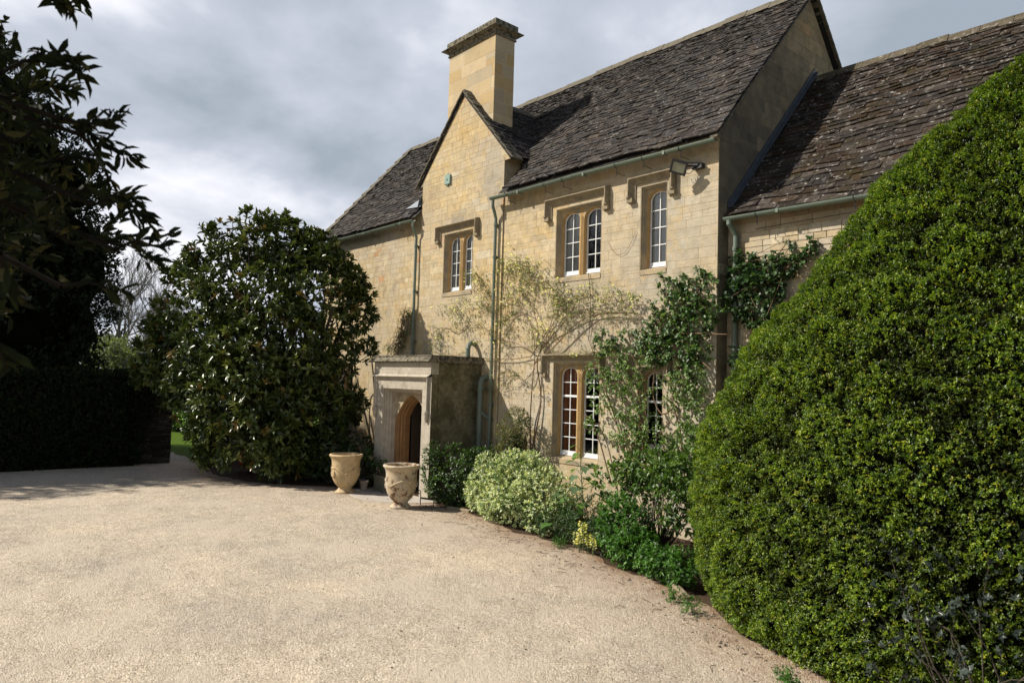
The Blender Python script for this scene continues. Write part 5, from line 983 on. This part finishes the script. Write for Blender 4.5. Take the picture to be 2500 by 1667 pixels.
# ------------------------------------------------------------------ garden wall, hedge and gateway at the left
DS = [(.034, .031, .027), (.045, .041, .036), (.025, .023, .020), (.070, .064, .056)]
gw = thing('dry_stone_wall', 'dark dry stone wall ending in a square pier at the garden gap', 'wall', (-20.6, 5.3, 0))
mb = MB(); stone_wall(mb, (-20.45, 0, 0), (0, 1, 0), (1, 0, 0), [(4.6, 0), (5.92, 0), (5.92, 2.2), (4.6, 2.2)], [], (.03, .075), (.10, .38), pal_wall([], DS, 0), joint=.008, relief=.03, mortar=(.012, .011, .01), seed=31)
stone_wall(mb, (0, 5.92, 0), (-1, 0, 0), (0, 1, 0), [(20.45, 0), (20.95, 0), (20.95, 2.2), (20.45, 2.2)], [], (.03, .075), (.10, .3), pal_wall([], DS, 0), joint=.008, relief=.02, mortar=(.012, .011, .01), seed=32)
mb.cur = DS[0]; mb.box((-20.95, -14, 0), (-20.47, 5.90, 2.15)); mb.build('wall_face', M['drystone'], gw)
mb = MB()
for i in range(8): mb.box((-21.0, 4.5+i*.185, 2.2), (-20.40, 4.5+i*.185+.165, 2.2+.07+.02*(i % 3)))
mb.build('coping_stones', M['ridge'], gw)
g2 = thing('low_garden_wall', 'dark stone wall continuing behind the magnolia to the house', 'wall', (-20.6, 8.2, 0))
mb = MB(); stone_wall(mb, (-20.45, 0, 0), (0, 1, 0), (1, 0, 0), [(6.95, 0), (9.9, 0), (9.9, 2.1), (6.95, 2.1)], [], (.04, .09), (.12, .38), pal_wall([], DS, 0), joint=.008, relief=.02, mortar=(.012, .011, .01), seed=33); mb.cur = DS[0]; mb.box((-20.95, 6.97, 0), (-20.47, 9.9, 2.1)); mb.build('wall_face', M['drystone'], g2)
hd = thing('boundary_hedge', 'long dark clipped hedge along the far left side of the gravel', 'hedge', (-20.5, 0, 0)); rr = np.random.default_rng(33); n = 27000
y = rr.uniform(-7, 5.42, n); u = rr.random(n); P = np.zeros((n, 3)); O = np.zeros((n, 3)); top = u > .74; z = rr.uniform(0.03, 2.33, n); P[:, 1] = y
cut = np.where(y > 5.05, (y-5.05)*3.5, 0)        # the end slopes back from the wall
P[:, 0] = np.where(top, rr.uniform(-21.3, -20.22, n), -20.18+.05*fbm(np.stack([y*0, y, z], -1), 1.5)); P[:, 2] = np.where(top, 2.33+.035*fbm(P, 2.0), z); O[:, 0] = np.where(top, .2, 1); O[:, 2] = np.where(top, 1, .1)
k = (P[:, 2] > cut*1.3-0.2) | (y < 5.05) | top; P, O = P[k], O[k]; P += rr.normal(size=P.shape)*.02
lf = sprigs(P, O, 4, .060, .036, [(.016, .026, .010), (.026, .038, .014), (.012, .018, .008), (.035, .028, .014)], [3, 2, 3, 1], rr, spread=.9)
leaf_mesh('foliage', *lf, T_RH, M['shade'], hd); mb = MB(); mb.box((-21.3, -8, 0), (-20.25, 5.0, 2.27)); mb.build('dark_core', M['core'], hd)  # black box stands for the shade inside this hedge

# dark evergreen tree behind it
oak = thing('evergreen_oak', 'massive dark evergreen tree behind the boundary hedge at far left', 'tree', (-26, 1.0, 0)); rr = np.random.default_rng(34)
OL = [((-26, 3.2, 4.2), (3, 2.5, 3.2)), ((-26.2, 1.5, 9.6), (2.6, 2.1, 2.3)), ((-26, 3.1, 7.8), (2.3, 1.9, 2.1)), ((-26.3, -1.5, 8.5), (3.5, 3.2, 3.2)), ((-26.2, .6, 5.5), (3.6, 3.4, 3.4)), ((-26, 3.9, 5.9), (2.0, 1.8, 1.9)), ((-26, -5, 6), (4, 4, 5)), ((-25.5, 2.2, 3.0), (3, 2.9, 2.0)), ((-26.3, -.8, 10.6), (2.3, 2.2, 1.9))]
P, O = lobes_pts(OL, 15000, rr, .68, .5, .8, .8)
lf = sprigs(P, O, 6, .15, .07, [(.014, .021, .010), (.022, .031, .013), (.009, .013, .007)], [3, 2, 3], rr, spread=1.0, along=1.2)
leaf_mesh('foliage', *lf, T_RH, M['shade'], oak)
mb = MB(); rng2 = np.random.default_rng(2)
for c, q in OL:
    vs = []; 
    for i in range(9):
        for k in range(14): th = math.pi*i/8; ph = 2*math.pi*k/14; p = np.array(c)+np.array(q)*.72*np.array((math.sin(th)*math.cos(ph), math.sin(th)*math.sin(ph), math.cos(th))); p[2] = max(p[2], 1.2); vs.append(p+rng2.normal(size=3)*.12)
    mb.add(vs, [(i*14+k, (i+1)*14+k, (i+1)*14+(k+1) % 14, i*14+(k+1) % 14) for i in range(8) for k in range(14)])
mb.build('dark_crown_core', M['core'], oak); mb = MB(); mb.tube([(-26, 1, 0), (-26.1, 1.1, 2), (-26, 1.0, 5)], [.5, .42, .3], 10); mb.build('trunk', M['bark'], oak)  # near-black blobs stand for the shade within the crown

# ------------------------------------------------------------------ beyond the garden gap
GR = [(.09, .17, .018), (.12, .21, .02), (.06, .12, .016)]
gp = lambda px, py, X: onX(px, py, X)
for i, (px, z, R_, cols, lab) in enumerate(((420, 1.3, 1.1, GR, 'bright yellow green shrub seen through the garden gap'), (462, .95, .9, [(.07, .12, .05), (.09, .15, .06)], 'blue green border plant to the right inside the garden gap'), (440, .5, .6, [(.10, .17, .04), (.2, .22, .12)], 'pale flowering low border clump inside the garden gap'), (500, 1.2, 1.2, GR, 'green garden shrub behind the magnolia stems'))):
    c = gp(px, 1050, -33.0+i*.8); plant('garden_shrub', lab, 'shrub', [((c[0], c[1], z*.8), (R_, R_, z))], 700, 5, .13, .05, cols, [1]*len(cols), T_RH, 'leaf', 101+i, .4, .5, 1.5)
for i, (px, py, X, R_, hgt, lab) in enumerate(((300, 880, -52, 3.0, 4.6, 'pale green willow just coming into leaf beyond the garden'), (430, 930, -44, 2.4, 3.0, 'dark green tree beyond the garden gap'), (500, 900, -47, 3.2, 4.2, 'mid green tree hidden largely by the magnolia'))):
    c = onX(px, py, X); cols = [(.15, .18, .07), (.12, .15, .06), (.18, .2, .09)] if i == 0 else [(.035, .06, .018), (.05, .08, .025)]
    plant('garden_tree', lab, 'tree', [((c[0], c[1], hgt*.62), (R_*.8, R_*.9, hgt*.42)), ((c[0], c[1]+1.5, hgt*.5), (R_*.7, R_*.7, hgt*.36)), ((c[0], c[1]-.6, hgt*.8), (R_*.5, R_*.5, hgt*.26))], 1500, 5, .22, .06, cols, [1]*len(cols), T_RH, 'leaf', 111+i, .1, .5, 1.0, base=(c[0], c[1], 0), nst=50, r0=.10, stemmat='birch')
def bare(mb, p, d, l, r0, depth, rr):
    e = p+d*l; md = (p+e)/2+rr.normal(size=3)*.04*l; mb.tube([p, md, e], [r0, r0*.85, r0*.7], 5 if depth > 2 else 3, caps=False)
    if depth == 0: return
    for k in range(3 if depth > 1 else 4):
        q = p+d*l*(.55+.45*k/2.5) if k < 2 else e; nd = nrm(d+rr.normal(size=3)*.42+np.array((0, 0, .12))); bare(mb, q, nd, l*rr.uniform(.6, .8), r0*.62, depth-1, rr)
for i, (px, X, h, lab) in enumerate(((300, -62, 4.1, 'tall bare pale birch rising beside the dark tree'), (325, -58, 3.2, 'slender bare birch in the middle of the distant group'), (360, -70, 4.2, 'bare twiggy tree on the right of the distant group'), (275, -66, 4.6, 'bare tree half hidden by the dark evergreen'), (392, -60, 3.0, 'small bare tree just left of the magnolia'))):
    rr = np.random.default_rng(120+i); b = onX(px, 900, X); t = thing('bare_tree', lab, 'tree', (b[0], b[1], 0), 'bare trees beyond the garden'); mb = MB(); bare(mb, np.array((b[0], b[1], 0)), np.array((0, 0, 1.)), h, .14, 6, rr); mb.build('trunk', M['birch'], t)
# far woodland as one mass
rr = np.random.default_rng(130); n = 9000; P = np.stack([rr.uniform(-120, -85, n), rr.uniform(-60, 90, n), rr.uniform(0, 1, n)], -1); hh = 6.0+1.6*fbm(P*np.array((1, 1, 0)), .12); P[:, 2] *= hh
lf = sprigs(P, np.tile((1., 0, .5), (n, 1)), 5, .9, .30, [(.07, .06, .04), (.09, .075, .045), (.075, .085, .04), (.05, .045, .032)], [3, 2, 2, 2], rr, spread=1.1)
tag(leaf_mesh('distant_wood', *lf, T_RH, M['shade']), 'brownish leafless woodland far beyond the garden', 'woodland', kind='stuff')

# ------------------------------------------------------------------ near magnolia branches at the top left
rr = np.random.default_rng(140); nm = thing('overhanging_magnolia', 'dark overhanging magnolia branches close by at the top left', 'tree', (-4.2, -1.6, 0))
mb = MB(); tr_top = np.array((-4.2, -1.5, 3.2)); mb.tube([(-4.2, -1.6, 0), (-4.25, -1.55, 1.6), tr_top, (-4.3, -1.3, 5.2)], [.16, .13, .10, .06], 10)
BR = [([(60, 520), (150, 470), (230, 470), (300, 500), (345, 530), (385, 565)], 2.5), ([(40, 350), (110, 300), (170, 300), (230, 330), (290, 370), (335, 390)], 2.5), ([(0, 180), (60, 150), (110, 150), (160, 140), (185, 165), (200, 185)], 2.3), ([(20, 240), (90, 210), (140, 215), (180, 225)], 2.7), ([(100, 400), (180, 380), (225, 400), (255, 440)], 2.8), ([(180, 560), (250, 590), (310, 585), (350, 625), (385, 640)], 2.6),
      ([(120, 560), (200, 600), (260, 560), (300, 520)], 2.9), ([(60, -40), (110, -20), (150, 5), (165, 20)], 2.4), ([(150, -30), (185, -5), (200, 5)], 2.5), ([(150, 290), (200, 300), (260, 300), (285, 285)], 2.4), ([(150, 700), (220, 690), (290, 715)], 2.2), ([(0, 620), (20, 690), (45, 740)], 1.7), ([(-30, 820), (0, 860), (20, 900)], 1.7), ([(230, 500), (290, 480), (330, 490)], 2.5), ([(280, 610), (330, 590), (385, 600), (410, 580)], 2.5), ([(200, 330), (250, 400), (270, 470)], 2.6)]
TP = []; TD = []
for pts, d in BR:
    q = smoothp([atD(x, y, d*(1+.03*i)) for i, (x, y) in enumerate(pts)]); mb.tube(q, [.007*(1-.75*i/len(q)) for i in range(len(q))], 6, caps=False)
    mb.tube([q[0], q[0]*.55+tr_top*.45+np.array((0, 0, .3)), tr_top], [.008, .012, .025], 6, caps=False)
    for i in range(len(q)//4, len(q), 2 if pts[0][1] > 600 else 1):
        TP.append(q[i]); TD.append(nrm(q[min(i+1, len(q)-1)]-q[i-1]))
TP = np.array(TP); TD = np.array(TD); n = len(TP)
P1 = np.repeat(TP, 3, 0)+rr.normal(size=(n*3, 3))*.008; D1 = nrm(np.repeat(TD, 3, 0)*.9+rr.normal(size=(n*3, 3))*.50); k_ = rr.random(len(P1)) < .85; P1, D1 = P1[k_], D1[k_]
# dense leafy mass off to the left
mass = []; 
while len(mass) < 800:
    x, y = rr.uniform(-420, 190), rr.uniform(60, 800); lim = np.interp(y, [60, 150, 250, 400, 520, 600, 680, 800], [-10, 90, 130, 140, 160, 120, 40, -20])
    if x < lim: mass.append(atD(x, y, rr.uniform(2.3, 3.8)))
while len(mass) < 3800:   # crown above and to the left, outside the photograph, which shades these branches
    p = np.array((-4.2, -1.7, 4.6))+nrm(rr.normal(size=3))*np.array((2.6, 2.4, 2.2))*rr.random()**.4; d = p-CC; dep = d@CF
    if dep > .2:
        sx, sy = 1250+FPX*(d@CR)/dep, 833.5-FPX*(d@CU)/dep
        if sx > -60 and sy > -60: continue
    if np.linalg.norm(d) < 1.6: continue
    mass.append(p)
mass = np.array(mass); PM = np.repeat(mass, 4, 0)+rr.normal(size=(len(mass)*4, 3))*.02; DM = nrm(rr.normal(size=PM.shape)+np.array((.3, .2, 0)))
PA = np.concatenate([P1, PM]); DA = np.concatenate([D1, DM]); m = len(PA); UU = nrm(rr.normal(size=(m, 3))+np.array((0, 0, .8))); LL = rr.uniform(.045, .088, m)
leaf_mesh('foliage', PA, DA, UU, LL, LL*rr.uniform(.26, .36, m), palette(m, [(.010, .014, .006), (.016, .021, .008), (.045, .042, .014)], [3, 2, .6], rr), T_OV, M['shade'], nm)
mb.build('branches', M['darkbark'], nm)
